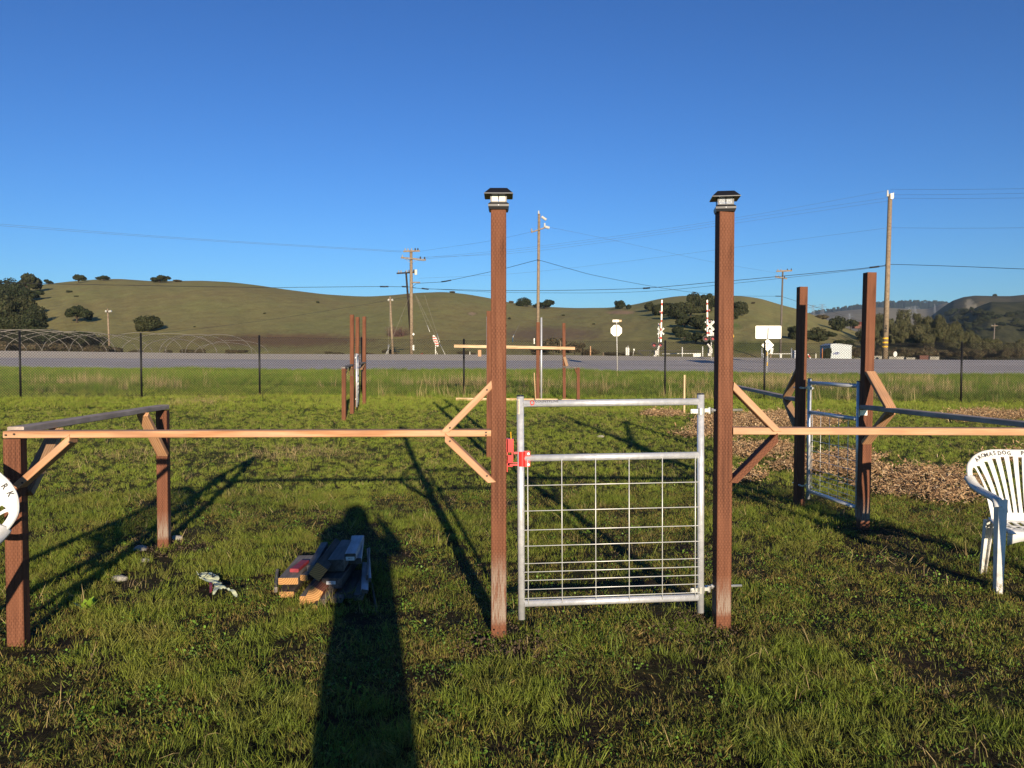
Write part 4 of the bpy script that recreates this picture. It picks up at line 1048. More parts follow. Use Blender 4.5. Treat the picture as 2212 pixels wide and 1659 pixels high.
# ------------------------------------------------------------------ black chain link fence
FENCE = empty('chain_link_fence', (0, 25.5, g1(0, 25.5)), 'black chain link fence crossing the whole field in front of the road', 'fence')
fp = [(-480, 708, 855, 21), (-215, 712, 856, 22), (42, 716, 856, 22.8), (304, 721, 858.5, 23.4), (560, 726, 855, 24.5), (781, 730, 857, 25.1), (1002, 733.6, 859, 25.5), (1219, 735, 861, 25.5), (1437, 737, 863, 25.5),
      (1652, 739.5, 867, 24.9), (1862, 740, 869, 24.5), (2078, 740, 870, 24.4), (2300, 740, 873, 24.2), (2530, 740, 876, 24.0)]
FP = []
for (px, pt, pb, d) in fp:
    t = P(px, pt, d); z = g1(t.x, d); FP.append((t.x, d, z, t.z))
    b = MB(); b.tube([(t.x, d, z - .1), (t.x, d, t.z)], .030, 8); b.tube([(t.x, d, t.z), (t.x, d, t.z + .02), (t.x, d, t.z + .035)], .034, 8, .012)
    b.build('fence_post', BLKV, FENCE, smooth=True)
S = [0]
for i in range(1, len(FP)): S.append(S[-1] + math.hypot(FP[i][0] - FP[i - 1][0], FP[i][1] - FP[i - 1][1]))
FPa = np.array(FP); S = np.array(S); Hf = 1.78
def fpt(s, h):
    x = np.interp(s, S, FPa[:, 0]); y = np.interp(s, S, FPa[:, 1]); z0 = np.interp(s, S, FPa[:, 2]) + .03; z1 = np.interp(s, S, FPa[:, 3]) - .03
    return (x, y, z0 + (z1 - z0) * h / Hf)
pit = .0762; V = []; F = []; n = int((S[-1] + Hf) / pit)
for sg in (1, -1):
    for i in range(n):
        s0 = i * pit - (Hf if sg > 0 else 0)
        if sg < 0: s0 = i * pit
        hs = np.linspace(0, Hf, 5); pts = []
        for h in hs:
            s_ = s0 + sg * h
            if 0 <= s_ <= S[-1]: pts.append(Vector(fpt(s_, h)))
        if len(pts) < 2: continue
        r_ = .0030; k = len(V); nrm = Vector((-sg * .7, 0, .7))
        for p in pts: V += [p + nrm * r_, p - nrm * r_ + Vector((0, r_, 0)), p - nrm * r_ - Vector((0, r_, 0))]
        for j in range(len(pts) - 1):
            for q in range(3): F.append([k + 3 * j + q, k + 3 * j + (q + 1) % 3, k + 3 * j + 3 + (q + 1) % 3, k + 3 * j + 3 + q])
o = npmesh('chain_link_mesh', V, F, BLKV, FENCE); tag(o, kind='stuff')
for h in (.02, Hf): tube('tension_wire', [fpt(s, h) for s in S], .004, BLKV, FENCE, 5)

# ------------------------------------------------------------------ white plastic chairs
def curve_shape(outline, holes, extrude, cyclic=True):
    cu = bpy.data.curves.new('c', 'CURVE'); cu.dimensions = '2D'; cu.fill_mode = 'BOTH'; cu.extrude = extrude; cu.bevel_depth = extrude * .6; cu.bevel_resolution = 1; cu.offset = -extrude * .6
    for pts in [outline] + holes:
        sp = cu.splines.new('POLY'); sp.points.add(len(pts) - 1); sp.use_cyclic_u = True
        for q, p in zip(sp.points, pts): q.co = (p[0], p[1], 0, 1)
    o = bpy.data.objects.new('c', cu); COL.objects.link(o)
    me = bpy.data.meshes.new_from_object(o.evaluated_get(bpy.context.evaluated_depsgraph_get()))
    bpy.data.objects.remove(o); return me
def spline(pts, n=10, closed=True):
    pts = [Vector(p) for p in pts]; out = []; k = len(pts)
    for i in range(k if closed else k - 1):
        p0, p1, p2, p3 = pts[(i - 1) % k] if closed else pts[max(i - 1, 0)], pts[i], pts[(i + 1) % k], pts[(i + 2) % k] if closed else pts[min(i + 2, k - 1)]
        for j in range(n):
            t = j / n; out.append(.5 * ((2 * p1) + (-p0 + p2) * t + (2 * p0 - 5 * p1 + 4 * p2 - p3) * t * t + (-p0 + 3 * p1 - 3 * p2 + p3) * t ** 3))
    if not closed: out.append(pts[-1])
    return out
def make_chair(label):
    ch = empty('plastic_chair', (0, 0, 0), label, 'chair', 'white garden chairs')
    # back: drawn flat (x, height above the seat), then curved
    K = .000704 * .83
    half = [(0, .507), (.10, .503), (.17, .492), (.225, .468), (.262, .437), (.290, .400), (.302, .362), (.305, .320), (.302, .282), (.290, .243), (.260, .206), (.222, .180), (.194, .160), (.184, .08), (.178, 0)]
    right = spline([(a, b, 0) for a, b in half], 5, False)
    out = [(p.x, p.y) for p in right] + [(-p.x, p.y) for p in reversed(right[:-1])] if False else None
    rp = [(p.x, p.y) for p in right]; out = rp + [(x, y) for x, y in [(-a, b) for a, b in reversed(rp)]][0:-1]
    holes = []
    for i in range(-4, 5):
        if i == 0: xt, xb = 0, 0
        xt = i * .0565; xb = i * .0350; yt = .460 - .0045 * i * i; wt, wb = .0115, .0055
        ht = spline([(xt - wt, yt, 0), (xt + wt, yt + 0 * i, 0), ((xt * .45 + xb * .55) * 1.03 + .010, .26, 0), (xb + wb, .055, 0), (xb - wb, .055, 0), ((xt * .45 + xb * .55) * 1.03 - .010, .26, 0)], 1)
        A_ = [Vector((xt - wt, yt - (i < 0) * .01)), Vector((xt + wt, yt - (i > 0) * .01))]
        L_ = []; R_ = []
        for t in np.linspace(0, 1, 14):
            yy = yt * (1 - t) + .055 * t; cx = xb + (xt - xb) * (1 - t) ** 1.55; w_ = wt * (1 - t) + wb * t; L_.append((cx - w_, yy)); R_.append((cx + w_, yy))
        holes.append(R_ + L_[::-1])
    for s in (-1, 1):
        hp = spline([(.2680, .358, 0), (.252, .376, 0), (.226, .318, 0), (.203, .245, 0), (.202, .214, 0), (.226, .221, 0), (.258, .250, 0), (.2700, .295, 0)], 4)
        holes.append([(p.x * s, p.y) for p in hp])
    me = curve_shape(out, holes, .0028)
    bm = bmesh.new(); bm.from_mesh(me)
    bmesh.ops.subdivide_edges(bm, edges=[e for e in bm.edges if e.calc_length() > .08], cuts=2, use_grid_fill=False); bmesh.ops.triangulate(bm, faces=bm.faces)
    def bend(x, y, z):
        # lean back, wrap round the sitter, rim rolled backward at the edge
        yy = .175 + .16 * y / .5 - .42 * x * x * (1 if y > 0 else 1) - z
        edge = max(0, abs(x) - .25); top = max(0, y - .47)
        yy += 2.0 * edge ** 2 * 0 + 3.5 * top ** 2 - .55 * edge * max(0, .40 - y) / .2
        return Vector((x, yy, .425 + y * .985))
    for v in bm.verts: v.co = bend(v.co.x, v.co.y, v.co.z)
    bm.to_mesh(me); bm.free(); me.materials.clear()
    link('backrest', me, CHAIRM, ch)
    # rolled rim behind the outline
    rim = [bend(p[0] * .992, p[1] if p[1] < .5 else .503, -.006) for p in rp[:48]]
    rim = [Vector((-p.x, p.y, p.z)) for p in reversed(rim[1:])] + rim
    tube('rim', rim, .0075, CHAIRM, ch, 7)
    # seat
    ny, nx = 14, 15; V = []; F = []
    for j in range(ny + 1):
        t = j / ny; y = .19 - .44 * t; hw = .19 + .045 * math.sin(t * 1.6)
        for i in range(nx + 1):
            s = i / nx * 2 - 1; z = .425 + .012 * s * s - .02 * math.sin(t * math.pi) + (-.030 * max(0, (t - .86) / .14) ** 1.5)
            V.append((s * hw, y, z))
    for j in range(ny):
        for i in range(nx):
            if 2 <= j <= 10 and i in (2, 4, 6, 8, 10, 12) and j not in (5, 8): continue
            F.append([j * (nx + 1) + i, j * (nx + 1) + i + 1, (j + 1) * (nx + 1) + i + 1, (j + 1) * (nx + 1) + i])
    so = npmesh('seat', V, F, CHAIRM, ch, smooth=True)
    md = so.modifiers.new('thick', 'SOLIDIFY'); md.thickness = .004
    # apron under the front edge of the seat
    ap = [Vector((s * .225, -.248 + .03 * s * s, .398)) for s in np.linspace(-1, 1, 13)]
    V = [];F = []
    for p in ap: s = abs(p.x) / .225; V += [(p.x, p.y, .410 + .01 * s), (p.x, p.y + .008, .365 - .05 * s ** 3)]
    for i in range(12): F.append([2 * i, 2 * i + 1, 2 * i + 3, 2 * i + 2])
    so = npmesh('apron', V, F, CHAIRM, ch, smooth=True); md = so.modifiers.new('thick', 'SOLIDIFY'); md.thickness = .004
    for s in (-1, 1):
        # arm: a band from the back's shoulder forward, then down into the front leg
        path = spline([(.292 * s, .235, .735), (.292 * s, .15, .690), (.288 * s, .03, .662), (.284 * s, -.10, .650), (.282 * s, -.205, .632), (.285 * s, -.245, .585)], 6, False)
        V = []; F = []; k = len(path)
        for i, p in enumerate(path):
            t = i / (k - 1); w = .030 * (1 - .15 * t); dp = (path[min(i + 1, k - 1)] - path[max(i - 1, 0)]).normalized(); up = Vector((1, 0, 0)).cross(dp) * 1; up = up if up.z > 0 or t > .85 else -up
            for (a, b) in ((-w, -.022), (-w * .9, 0), (0, .006), (w * .9, 0), (w, -.022)): V.append(p + Vector((a, 0, 0)) + Vector((0, up.y, up.z)) * b if t < .86 else p + Vector((a, -(b) * .9, b * .3)))
        for i in range(k - 1):
            for j in range(4): F.append([5 * i + j, 5 * i + j + 1, 5 * i + j + 6, 5 * i + j + 5])
        so = npmesh('armrest', V, F, CHAIRM, ch, smooth=True); md = so.modifiers.new('thick', 'SOLIDIFY'); md.thickness = .004
        # front leg: an angle section, opening inward
        def leg(top, bot, wt, wb, depth, sx, sy):
            V = []; F = []
            for t in (0, .25, .5, .75, 1):
                p = Vector(top) * (1 - t) + Vector(bot) * t; w = wt * (1 - t) + wb * t; dd = depth * (1 - .35 * t)
                V += [p + Vector((0, sy * dd, 0)), p + Vector((0, 0, 0)), p + Vector((-sx * w * .5, -.004 * sy, 0)), p + Vector((-sx * w, 0, 0)), p + Vector((-sx * w, sy * dd * .7, 0))]
            for i in range(4):
                for j in range(4): F.append([5 * i + j, 5 * i + j + 1, 5 * i + j + 6, 5 * i + j + 5])
            so = npmesh('leg', V, F, CHAIRM, ch); md = so.modifiers.new('thick', 'SOLIDIFY'); md.thickness = .005
        leg((.282 * s, -.235, .635), (.310 * s, -.285, .0), .045, .030, .075, s, 1)
        leg((.215 * s, .20, .425), (.215 * s, .27, .0), .06, .04, .05, s, -1)
    return ch, bend
chair, bend = make_chair('white slatted plastic garden chair with marker writing, upright before the bark mulch')
def chair_text(ch, txt, mirror_from=None):
    # letters follow the top of the back, handwritten unevenly
    XS = [-.243, -.219, -.194, -.167, -.135, -.108, 0, -.072, -.042, -.012, 0, .075, .125, .175, .222]
    HX = [0, .10, .17, .225, .262, .290]; HYY = [.507, .503, .492, .468, .437, .400]
    me_all = bmesh.new()
    for i, c in enumerate(txt):
        if c == ' ': continue
        x = XS[i]; ax = abs(x); yo = float(np.interp(ax, HX, HYY)); sl = (float(np.interp(ax + .02, HX, HYY)) - float(np.interp(max(0, ax - .02), HX, HYY))) / (.04 if ax > .02 else .02 + ax)
        ang = math.atan(sl) * (1 if x >= 0 else -1); x += math.sin(ang) * .024 * 1; y = yo - .022 * math.cos(ang) + .003 * ((i * 7) % 3 - 1)
        me = text_mesh(c, .040, 0, .0011)
        for v in me.vertices:
            q = Matrix.Rotation(ang, 2) @ Vector((v.co.x * .86, v.co.y)); v.co = bend(x + q.x, y + q.y, .0075)
        me_all.from_mesh(me)
    me = bpy.data.meshes.new('lettering'); me_all.to_mesh(me); o = link('lettering', me, INKG); o.parent = ch; return o
chair_text(chair, 'AROMAS DOG PARK')
chair2 = copy_tree(chair)
chair2['label'] = 'white slatted plastic chair at the left edge, tilted against the short corner post'
chair.scale = (1.08, 1, 1); chair2.scale = (1.06, 1, 1)
chair.location = (3.665, 5.60, g1(3.5, 5.6) + .0); chair.rotation_euler = (R(-1), 0, R(-9))
chair2.location = (-3.135, 3.58, .33); chair2.rotation_euler = (Matrix.Rotation(R(20), 3, 'Z') @ Matrix.Rotation(R(36), 3, 'Y')).to_euler()

# ------------------------------------------------------------------ heap of timber offcuts
def S2(sx, sy): return sx * .8848, sy * .8848
def offcut(label, cx, y0, zc, L, w, h, yaw, m, me_, roll=0.0, pitch=0.0, cat='offcut', sticker=None, name='timber_offcut'):
    """a piece of timber; cx = photo column of its near end (2500 px), y0 = distance, zc = height of its axis"""
    px = cx * .8848; x = (px - CX) / FOC * y0
    L = L * (1.42 if zc > .05 else 1.15); zc = zc * 1.28 if zc > .05 else zc; h = h * (1.15 if zc > .05 else 1)
    d = Matrix.Rotation(yaw, 3, 'Z') @ Vector((0, 1, 0)); d.z = math.tan(pitch); d.normalize()
    p0 = Vector((x, y0, zc + g1(x, y0))); sd = Matrix.Rotation(roll, 3, d) @ (Matrix.Rotation(yaw, 3, 'Z') @ Vector((1, 0, 0)))
    o = bar(name, p0, p0 + d * L, w, h, m, None, side=sd, bev=.004); tag(o, label, cat, 'offcuts of the timber heap')
    if me_ is not None:
        e = bar('sawn_end', p0 - d * .0015, p0 + d * .001, w * .985, h * .97, me_, o, side=sd, bev=.004)
    if sticker:
        M = Matrix.LocRotScale(p0 - d * .003, Matrix((sd, d.cross(sd) * -1, -d)).transposed().to_quaternion(), None)
        s = MB(); ww, hh, off, zz = sticker; up = -d.cross(sd)
        if up.z < 0: up = -up
        c = p0 - d * .0035 + up * zz + sd * off
        V = [c + sd * (i * ww / 2) + up * (j * hh / 2) for i, j in ((-1, -1), (1, -1), (1, 1), (-1, 1))]; s.add(V, [[0, 1, 2, 3]])
        so = s.build('paper_label', plain('paper_label', (.62, .64, .62), .6, 0, .06), o)
        RM = Matrix((sd, up, sd.cross(up))).transposed().to_4x4(); RM.translation = c - d * .001
        text_obj('lettering', 'FIR 2', .014, INKG, RM, o)
    return o
W = R(1)
offcut('lowest left board of the heap, dark grey top and orange broken end', 688, 5.30, .022, .50, .060, .040, 9 * W, GREYD, ENDG)  # GREYD is a plain dark grey, also used for some sawn ends
offcut('outermost left thin grey strip at the foot of the heap', 668, 5.42, .020, .42, .022, .038, 15 * W, GREYW, None)
offcut('second low board of the heap, beside the one with the orange end', 703, 5.30, .022, .50, .055, .040, 4 * W, GREYD, ENDG)
offcut('wide board with a bright orange end lying across the low left boards', 699, 5.38, .070, .44, .134, .040, 3 * W, GREYW, ENDG)
offcut('low post stub with a pale yellow end at the left front of the heap', 740, 5.14, .030, .36, .070, .060, 2 * W, GREYW, ENDG)
offcut('square post offcut with reddish top and curved orange rings, front of the heap', 762, 5.12, .055, .34, .088, .088, -2 * W, ENDR, ENDG, roll=R(28))
offcut('short dark peg in the grass under the ringed post offcut', 764, 5.02, .018, .20, .036, .036, 1 * W, GREYD, ENDG)
offcut('narrow grey brown stick resting on the ringed post offcut', 755, 5.30, .155, .44, .050, .036, 5 * W, GREYW, None, pitch=.02)
offcut('angled grey offcut leaning beside the wide orange ended board', 738, 5.36, .092, .30, .055, .036, -12 * W, GREYW, ENDG, pitch=.05)
offcut('round cornered dark post offcut with cream end rings, middle of the heap', 773, 5.24, .150, .50, .086, .086, 3 * W, GREYD, ENDG, roll=R(38))
red_ = offcut('offcut with a red painted top and white lettering on the left of the heap', 714, 5.50, .102, .17, .062, .022, -3 * W, plain('maroon_paint', (.26, .035, .045), .6, 0, .3, 20), None, cat='painted offcut')
text_obj('lettering', '341', .045, WHITEP, Matrix.LocRotScale(Vector((red_.location.x + .004, 5.60, red_.location.z + .0125)), Euler((0, 0, R(87))), None), red_)
offcut('broad grey block in the photographer\'s shadow, on top of the heap', 816, 5.40, .150, .42, .112, .070, 3 * W, GREYW, GREYD)
offcut('white faced block with a paper label on its end, topmost of the heap', 852, 5.46, .185, .40, .076, .040, 5 * W, GREYL, GREYD, sticker=(.06, .026, 0, -.012))
offcut('wide pale board showing behind the topmost white block', 862, 5.62, .130, .52, .10, .036, 9 * W, GREYL, GREYD)
offcut('dark block with a paper label on its end, middle layer of the heap', 806, 5.26, .085, .44, .135, .060, 1 * W, GREYD, GREYD, sticker=(.062, .022, -.004, .005))
offcut('grooved pale board low in the shaded part of the heap', 818, 5.16, .025, .48, .068, .036, 0 * W, GREYW, GREYD)
offcut('grey board beside the ringed post offcut, half in shadow', 782, 5.14, .022, .46, .042, .038, -1 * W, GREYW, GREYD)
offcut('grey board low on the right side of the heap', 871, 5.20, .032, .46, .062, .040, 6 * W, GREYW, GREYD)
offcut('bluish white plank second from the right of the heap', 887, 5.18, .062, .50, .046, .020, 10 * W, GREYL, GREYD, roll=R(12))
offcut('long thin white strip along the right edge of the heap', 900, 5.34, .085, .60, .020, .026, 11 * W, GREYL, GREYD)
offcut('second thin pale strip just inside the right edge strip', 893, 5.36, .095, .56, .016, .030, 9 * W, GREYW, GREYD)
offcut('thin dark lath sticking out toward the camera on the right of the heap', 916, 4.98, .020, .50, .014, .030, 13 * W, GREYD, None)
offcut('low dark board hidden in the middle of the heap', 842, 5.24, .035, .48, .09, .045, 3 * W, GREYD, GREYD)

# ------------------------------------------------------------------ crumpled bag on the grass
def cloth_piece(name, outline, base_pt, scale, m, parent=None, n=26, zf=None, seed=0):
    """outline in photo pixels (2500 px) laid on the ground with crumples"""
    r = np.random.default_rng(seed); V = []; F = []; pts = []
    bm = bmesh.new(); vs = []
    for (sx, sy) in outline:
        p = hit(sx * .8848, sy * .8848, 'ground'); vs.append(bm.verts.new(p))
    bm.faces.new(vs); bmesh.ops.triangulate(bm, faces=bm.faces)
    for _ in range(4): bmesh.ops.subdivide_edges(bm, edges=[e for e in bm.edges if e.calc_length() > .014], cuts=1); bmesh.ops.triangulate(bm, faces=[f for f in bm.faces if len(f.verts) > 3])
    for v in bm.verts:
        n1 = float(fbm(v.co.x * 17, v.co.y * 17, 3, seed)); n2 = abs(float(vnoise(v.co.x * 30 + v.co.y * 22, v.co.y * 8, seed + 3)))
        v.co.z += .05 + .016 * n1 + .010 * n2 + (zf(v.co) if zf else 0)
    me = bpy.data.meshes.new(name); bm.to_mesh(me); bm.free(); me.polygons.foreach_set('use_smooth', [True] * len(me.polygons))
    return link(name, me, m, parent)
BAGM = plain('pale_green_plastic_film', (.78, .82, .50), .45, 0, .10, 25, .4)
bo = [(487, 1421), (492, 1417), (502, 1414), (518, 1415), (526, 1421), (533, 1424), (536, 1431), (532, 1434), (541, 1443), (552, 1452), (562, 1459), (574, 1465), (580, 1471), (579, 1478), (570, 1473), (560, 1462), (548, 1455), (545, 1453), (533, 1459), (527, 1467), (522, 1473), (519, 1470), (521, 1458), (524, 1447), (518, 1440), (508, 1438), (494, 1434), (489, 1431), (484, 1424), (480, 1414)]
bag = cloth_piece('plastic_bag', bo, None, 1, BAGM, seed=4); tag(bag, 'crumpled pale green plastic bag with dark lettering lying left of the timber heap', 'bag')
rg = cloth_piece('red_scrap', [(511, 1440), (518, 1439), (519, 1452), (517, 1465), (512, 1464)], None, 1, plain('red_film', (.25, .03, .02), .4), bag, seed=5)
def ground_text(txt, sx, sy, size, rot, m, parent, lift=.07, seed=4):
    c = hit(sx * .8848, sy * .8848, 'ground'); me = text_mesh(txt, size)
    for v in me.vertices:
        q = Matrix.Rotation(rot, 2) @ Vector((v.co.x, v.co.y * 1.6)); X = c.x + q.x; Y = c.y + q.y
        n1 = float(fbm(X * 17, Y * 17, 3, seed)); n2 = abs(float(vnoise(X * 30 + Y * 22, Y * 8, seed + 3)))
        v.co = (X, Y, c.z + .064 + .016 * n1 + .010 * n2)
    o = link('lettering', me, None, None); me.materials.clear(); me.materials.append(m); set_parent(o, parent); return o
ground_text('JON', 504, 1427, .085, R(-8), INK, bag); ground_text('CL', 531, 1450, .06, R(-60), INK, bag)
# pale stones
for i, (sx, sy, s, lb) in enumerate([(342, 1344, .045, 'pale fist sized stone beside the foot of the back left post'), (434, 1317, .040, 'pale stone right of the back left post'), (353, 1371, .030, 'small pale stone in the grass below the back left post'),
                                  (290, 1418, .045, 'pale stone in the grass left of the crumpled bag'), (1466, 1068, .05, 'small white stone in the lawn behind the gate')]):
    p = hit(sx * .8848, sy * .8848, 'ground'); bm = bmesh.new(); bmesh.ops.create_icosphere(bm, subdivisions=2, radius=s)
    for v in bm.verts: v.co = Vector((v.co.x * 1.3, v.co.y, v.co.z * .6)) * (1 + .22 * float(vnoise(v.co.x * 60 + i * 9, v.co.y * 60 + v.co.z * 40, i)))
    me = bpy.data.meshes.new('stone'); bm.to_mesh(me); bm.free(); o = link('stone', me, plain('pale_stone', (.33, .31, .26), .9, 0, .3, 30)); o.location = p + Vector((0, 0, s * .35)); tag(o, lb, 'stone')
# broad leaf weed
for i, (sx, sy) in enumerate([(214, 1490)]):
    p = hit(sx * .8848, sy * .8848, 'ground'); e = empty('broad_leaf_weed', p, 'bright broad leaved weed in the grass right of the left corner post', 'weed'); r = random.Random(3)
    for j in range(6):
        a = j * 1.05 + .4; t = r.uniform(.35, .9); L = r.uniform(.06, .10); M_ = Matrix.Rotation(a, 4, 'Z') @ Matrix.Rotation(-t, 4, 'Y')
        V = []; F = []
        for k_ in range(6):
            q = k_ / 5; w = .022 * math.sin(math.pi * (q * .85 + .1)); V += [M_ @ Vector((q * L, -w, .02 * q * q)), M_ @ Vector((q * L, w, .02 * q * q))]
        for k_ in range(5): F.append([2 * k_, 2 * k_ + 1, 2 * k_ + 3, 2 * k_ + 2])
        o = npmesh('leaf', V, F, plain('weed_leaf', (.20, .32, .03), .5)); o.parent = e; o.location = (0, 0, .01)

# ------------------------------------------------------------------ utility poles
def insul(b, p, r=.07, h=.16, mi=1): b.tube([p, p + Vector((0, 0, h * .5)), p + Vector((0, 0, h))], r, 8, r * .7, mi=mi)
def pole(label, top, bot, d, w_px, arms=(), m=POLEW, group='utility poles', dark=False):
    t = P(top[0], top[1], d); b = P(bot[0], bot[1], d); z = b.z - 1.2; k = (z - t.z) / (b.z - t.z)
    r = w_px / 2 / FOC * d; base = Vector((t.x + (b.x - t.x) * k, d, z))
    e = empty('utility_pole', (b.x, d, b.z), label, 'utility pole', group)
    tube('shaft', [base, t], r, m, e, 12, r * .72)
    for (px0, py0, px1, py1, th, ins) in arms:
        a = P(px0, py0, d - r - .06); c = P(px1, py1, d - r - .06)
        cb = bar('crossarm', a, c, .10, th / FOC * d, POLEW if not dark else POLED, e, side=(0, 1, 0))
        for q in ins:
            p = a.lerp(c, q) + Vector((0, 0, .07)); i_ = MB(); insul(i_, p, .09, .26, 0); i_.build('insulator', GREYM if q < .7 else DARKM, cb)
    return e
DP = {'A': 75, 'B': 92, 'C': 88, 'D': 86, 'E': 125, 'F': 72, 'G': 240}
pB = pole('tall pale utility pole with two crossarms in the middle of the hills', (888, 540), (889, 768), DP['B'], 8.5,
          [(871, 543, 907, 542, 3.2, (.12, .28, .5, .72, .88)), (866, 556.5, 920, 561.5, 3.4, (.06, .78, .95)), (889, 610, 907.5, 610, 2.4, ())])
for q in (0.2, 0.3, 0.35, .68, .74, .8, .86, .92):   # strain insulators strung along the long arm
    p = P(866 + 54 * q, 557.5 + 5 * q, DP['B'] - .5); i_ = MB(); i_.tube([p + Vector((-.09, 0, 0)), p + Vector((.09, 0, 0))], .10, 8); i_.build('strain_insulator', GREYM, pB)
bar('arm_brace', P(875, 559, DP['B'] - .4), P(887, 568, DP['B'] - .3), .04, .04, GREYM, pB); bar('arm_brace', P(901, 561, DP['B'] - .4), P(890, 568, DP['B'] - .3), .04, .04, GREYM, pB)
pB2 = pole('dark utility pole leaning against the tall pale pole, one crossarm', (877, 586), (888.5, 740), DP['B'] + 2, 5.5, [(857, 590.5, 899, 588, 3.2, (.1, .22, .5, .62, .88))], POLED, dark=True)
for px in (897, 899.5): i_ = MB(); p = P(px, 589, DP['B'] + 1); i_.tube([p - Vector((0, 0, .25)), p + Vector((0, 0, .35))], .10, 8); i_.build('strain_insulator', CREAM, pB2)
mk = MB(); mk.box(P(893, 722, DP['B'] - .5), (.22, .03, .22), rot=Matrix.Rotation(R(45), 3, 'Y')); mk.box(P(893, 751, DP['B'] - .5), (.2, .03, .6)); mk.build('pole_tag', WHITEP, pB)
pA = pole('tall pale utility pole rising behind the far middle frame', (1164.5, 462), (1161, 775), DP['A'], 7.6, [(1147, 502, 1183, 490, 2.6, (.04,))])
i_ = MB(); insul(i_, P(1163.5, 462, DP['A']), .08, .30, 0); i_.build('insulator', CREAM, pA)
i_ = MB(); i_.tube([P(1178, 490, DP['A'] - .3), P(1187, 492.5, DP['A'] - .3)], .13, 8); i_.tube([P(1170, 468, DP['A'] - .2), P(1180, 475, DP['A'] - .2)], .12, 8); i_.tube([P(1176.5, 490, DP['A'] - .3), P(1176.5, 482, DP['A'] - .3)], .08, 8); i_.build('strain_insulator', CREAM, pA)
pC = pole('short pale pole just left of the twin poles', (842.5, 641), (848.5, 767), DP['C'], 5.6, [])
i_ = MB(); i_.tube([P(838, 647, DP['C'] - .3), P(841, 649, DP['C'] - .3)], .12, 6); i_.tube([P(846, 649, DP['C'] - .3), P(849, 647, DP['C'] - .3)], .12, 6); i_.build('insulator', CREAM, pC)
pD = pole('short pale pole behind the bare hoops on the left', (232.5, 667), (236.5, 757), DP['D'], 4.6, [])
i_ = MB(); i_.tube([P(227.5, 672, DP['D'] - .3), P(231, 673, DP['D'] - .3)], .11, 6); i_.tube([P(235, 673, DP['D'] - .3), P(241, 672, DP['D'] - .3)], .11, 6); i_.build('insulator', CREAM, pD)
pE = pole('grey double arm utility pole behind the large blank sign', (1691, 584), (1685.5, 772), DP['E'], 4.8, [(1677, 586, 1711, 584.5, 3.2, (.1, .3, .7, .95)), (1674, 598, 1700, 602, 2.6, (.1, .3, .8))], weathered_wood('grey_pole_wood', (.11, .09, .075), (.22, .19, .16)))
pF = pole('large leaning utility pole with yellow bands on the right', (1923, 420), (1911.5, 777), DP['F'], 12.0, [])
i_ = MB(); p = P(1917.5, 411, DP['F']); i_.tube([p + Vector((0, 0, -.55)), p + Vector((0, 0, -.2)), p + Vector((0, 0, .0))], .10, 8, .06); i_.tube([P(1917.5, 417, DP['F']), P(1922, 424, DP['F'])], .05, 6); i_.box(P(1926, 424, DP['F'] - .2), (.22, .15, .5)); i_.tube([P(1930, 416, DP['F']), P(1930, 428, DP['F'])], .05, 6); i_.build('pole_top_fitting', CREAM, pF)
for py in (732.5, 741.5, 750.5):
    i_ = MB(); x0 = 1911.8 + (750 - py) * .033; a = P(x0, py, DP['F']); i_.tube([a, P(x0 + .05, py - 3.2, DP['F'])], 6.15 / FOC * DP['F'], 14); i_.build('yellow_band', YEL, pF)
for py in (706, 713): text_obj('pole_number', '2', .45, INK, Matrix.LocRotScale(P(1914, py, DP['F'] - .28), Euler((R(90), 0, 0)), None), pF)
pG = pole('small thin utility pole in front of the far right hills', (2149, 699), (2144, 776), DP['G'], 3.0, [(2142, 704, 2155, 703.5, 1.2, (.05, .9))], weathered_wood('thin_pole_wood', (.13, .11, .09), (.26, .22, .18)))
# power lines
def cable(label, pts, r, m=CABLE, sleeves=(), group='overhead lines'):
    """pts: (px, py, depth)"""
    w = [P(*p) for p in pts]; sm = spline(w, 6, False)
    o = tube('power_line', sm, r, m, None, 5); tag(o, label, 'power line', group)
    for (a, b) in sleeves:
        s = tube('splice_sleeve', [P(*a), P((a[0] + b[0]) / 2, (a[1] + b[1]) / 2 + .2, (a[2] + b[2]) / 2), P(*b)], r * 3.0, CABLE, o, 8)
    return o
B_, A_, F_, E_, C_ = DP['B'], DP['A'], DP['F'], DP['E'], DP['C']
cable('thick black cable coming in from the left and ending at the twin poles', [(-120, 607, 70), (0, 610.5, 74), (189, 614.6, 78), (563, 621, 86), (640, 620.7, 88), (817, 619, B_), (890, 620, B_)], .026, sleeves=[((821, 619, B_), (839, 619, B_)), ((868, 619, B_), (880, 619.2, B_))])
cable('thick black cable sagging from the twin poles across to the banded pole', [(890, 620, B_), (918.6, 623.7, 91), (1059, 627.6, 89), (1095, 627.8, 88), (1239, 626.8, 84), (1394, 622.3, 80), (1540, 609.8, 77), (1582, 606.4, 76), (1822, 584, 73), (1882, 577.4, F_), (1914, 573, F_)], .026, sleeves=[((911, 623, 91), (926, 624.6, 91)), ((1389, 622.8, 80), (1404, 621.8, 80)), ((1879, 578, F_), (1899, 575.6, F_))])
cable('thinner companion cable hanging just below the thick one', [(890, 622, B_ + 1), (1059, 631, 90), (1095, 632, 89), (1292, 632.7, 84), (1420, 628, 81), (1540, 617, 78), (1822, 586.5, 74), (1914, 574.5, F_ + 1)], .016)
cable('black cable leaving the banded pole toward the right edge', [(1914, 573, F_), (1926, 571, F_), (2060, 575, 68), (2212, 581, 62), (2400, 587, 56)], .024)
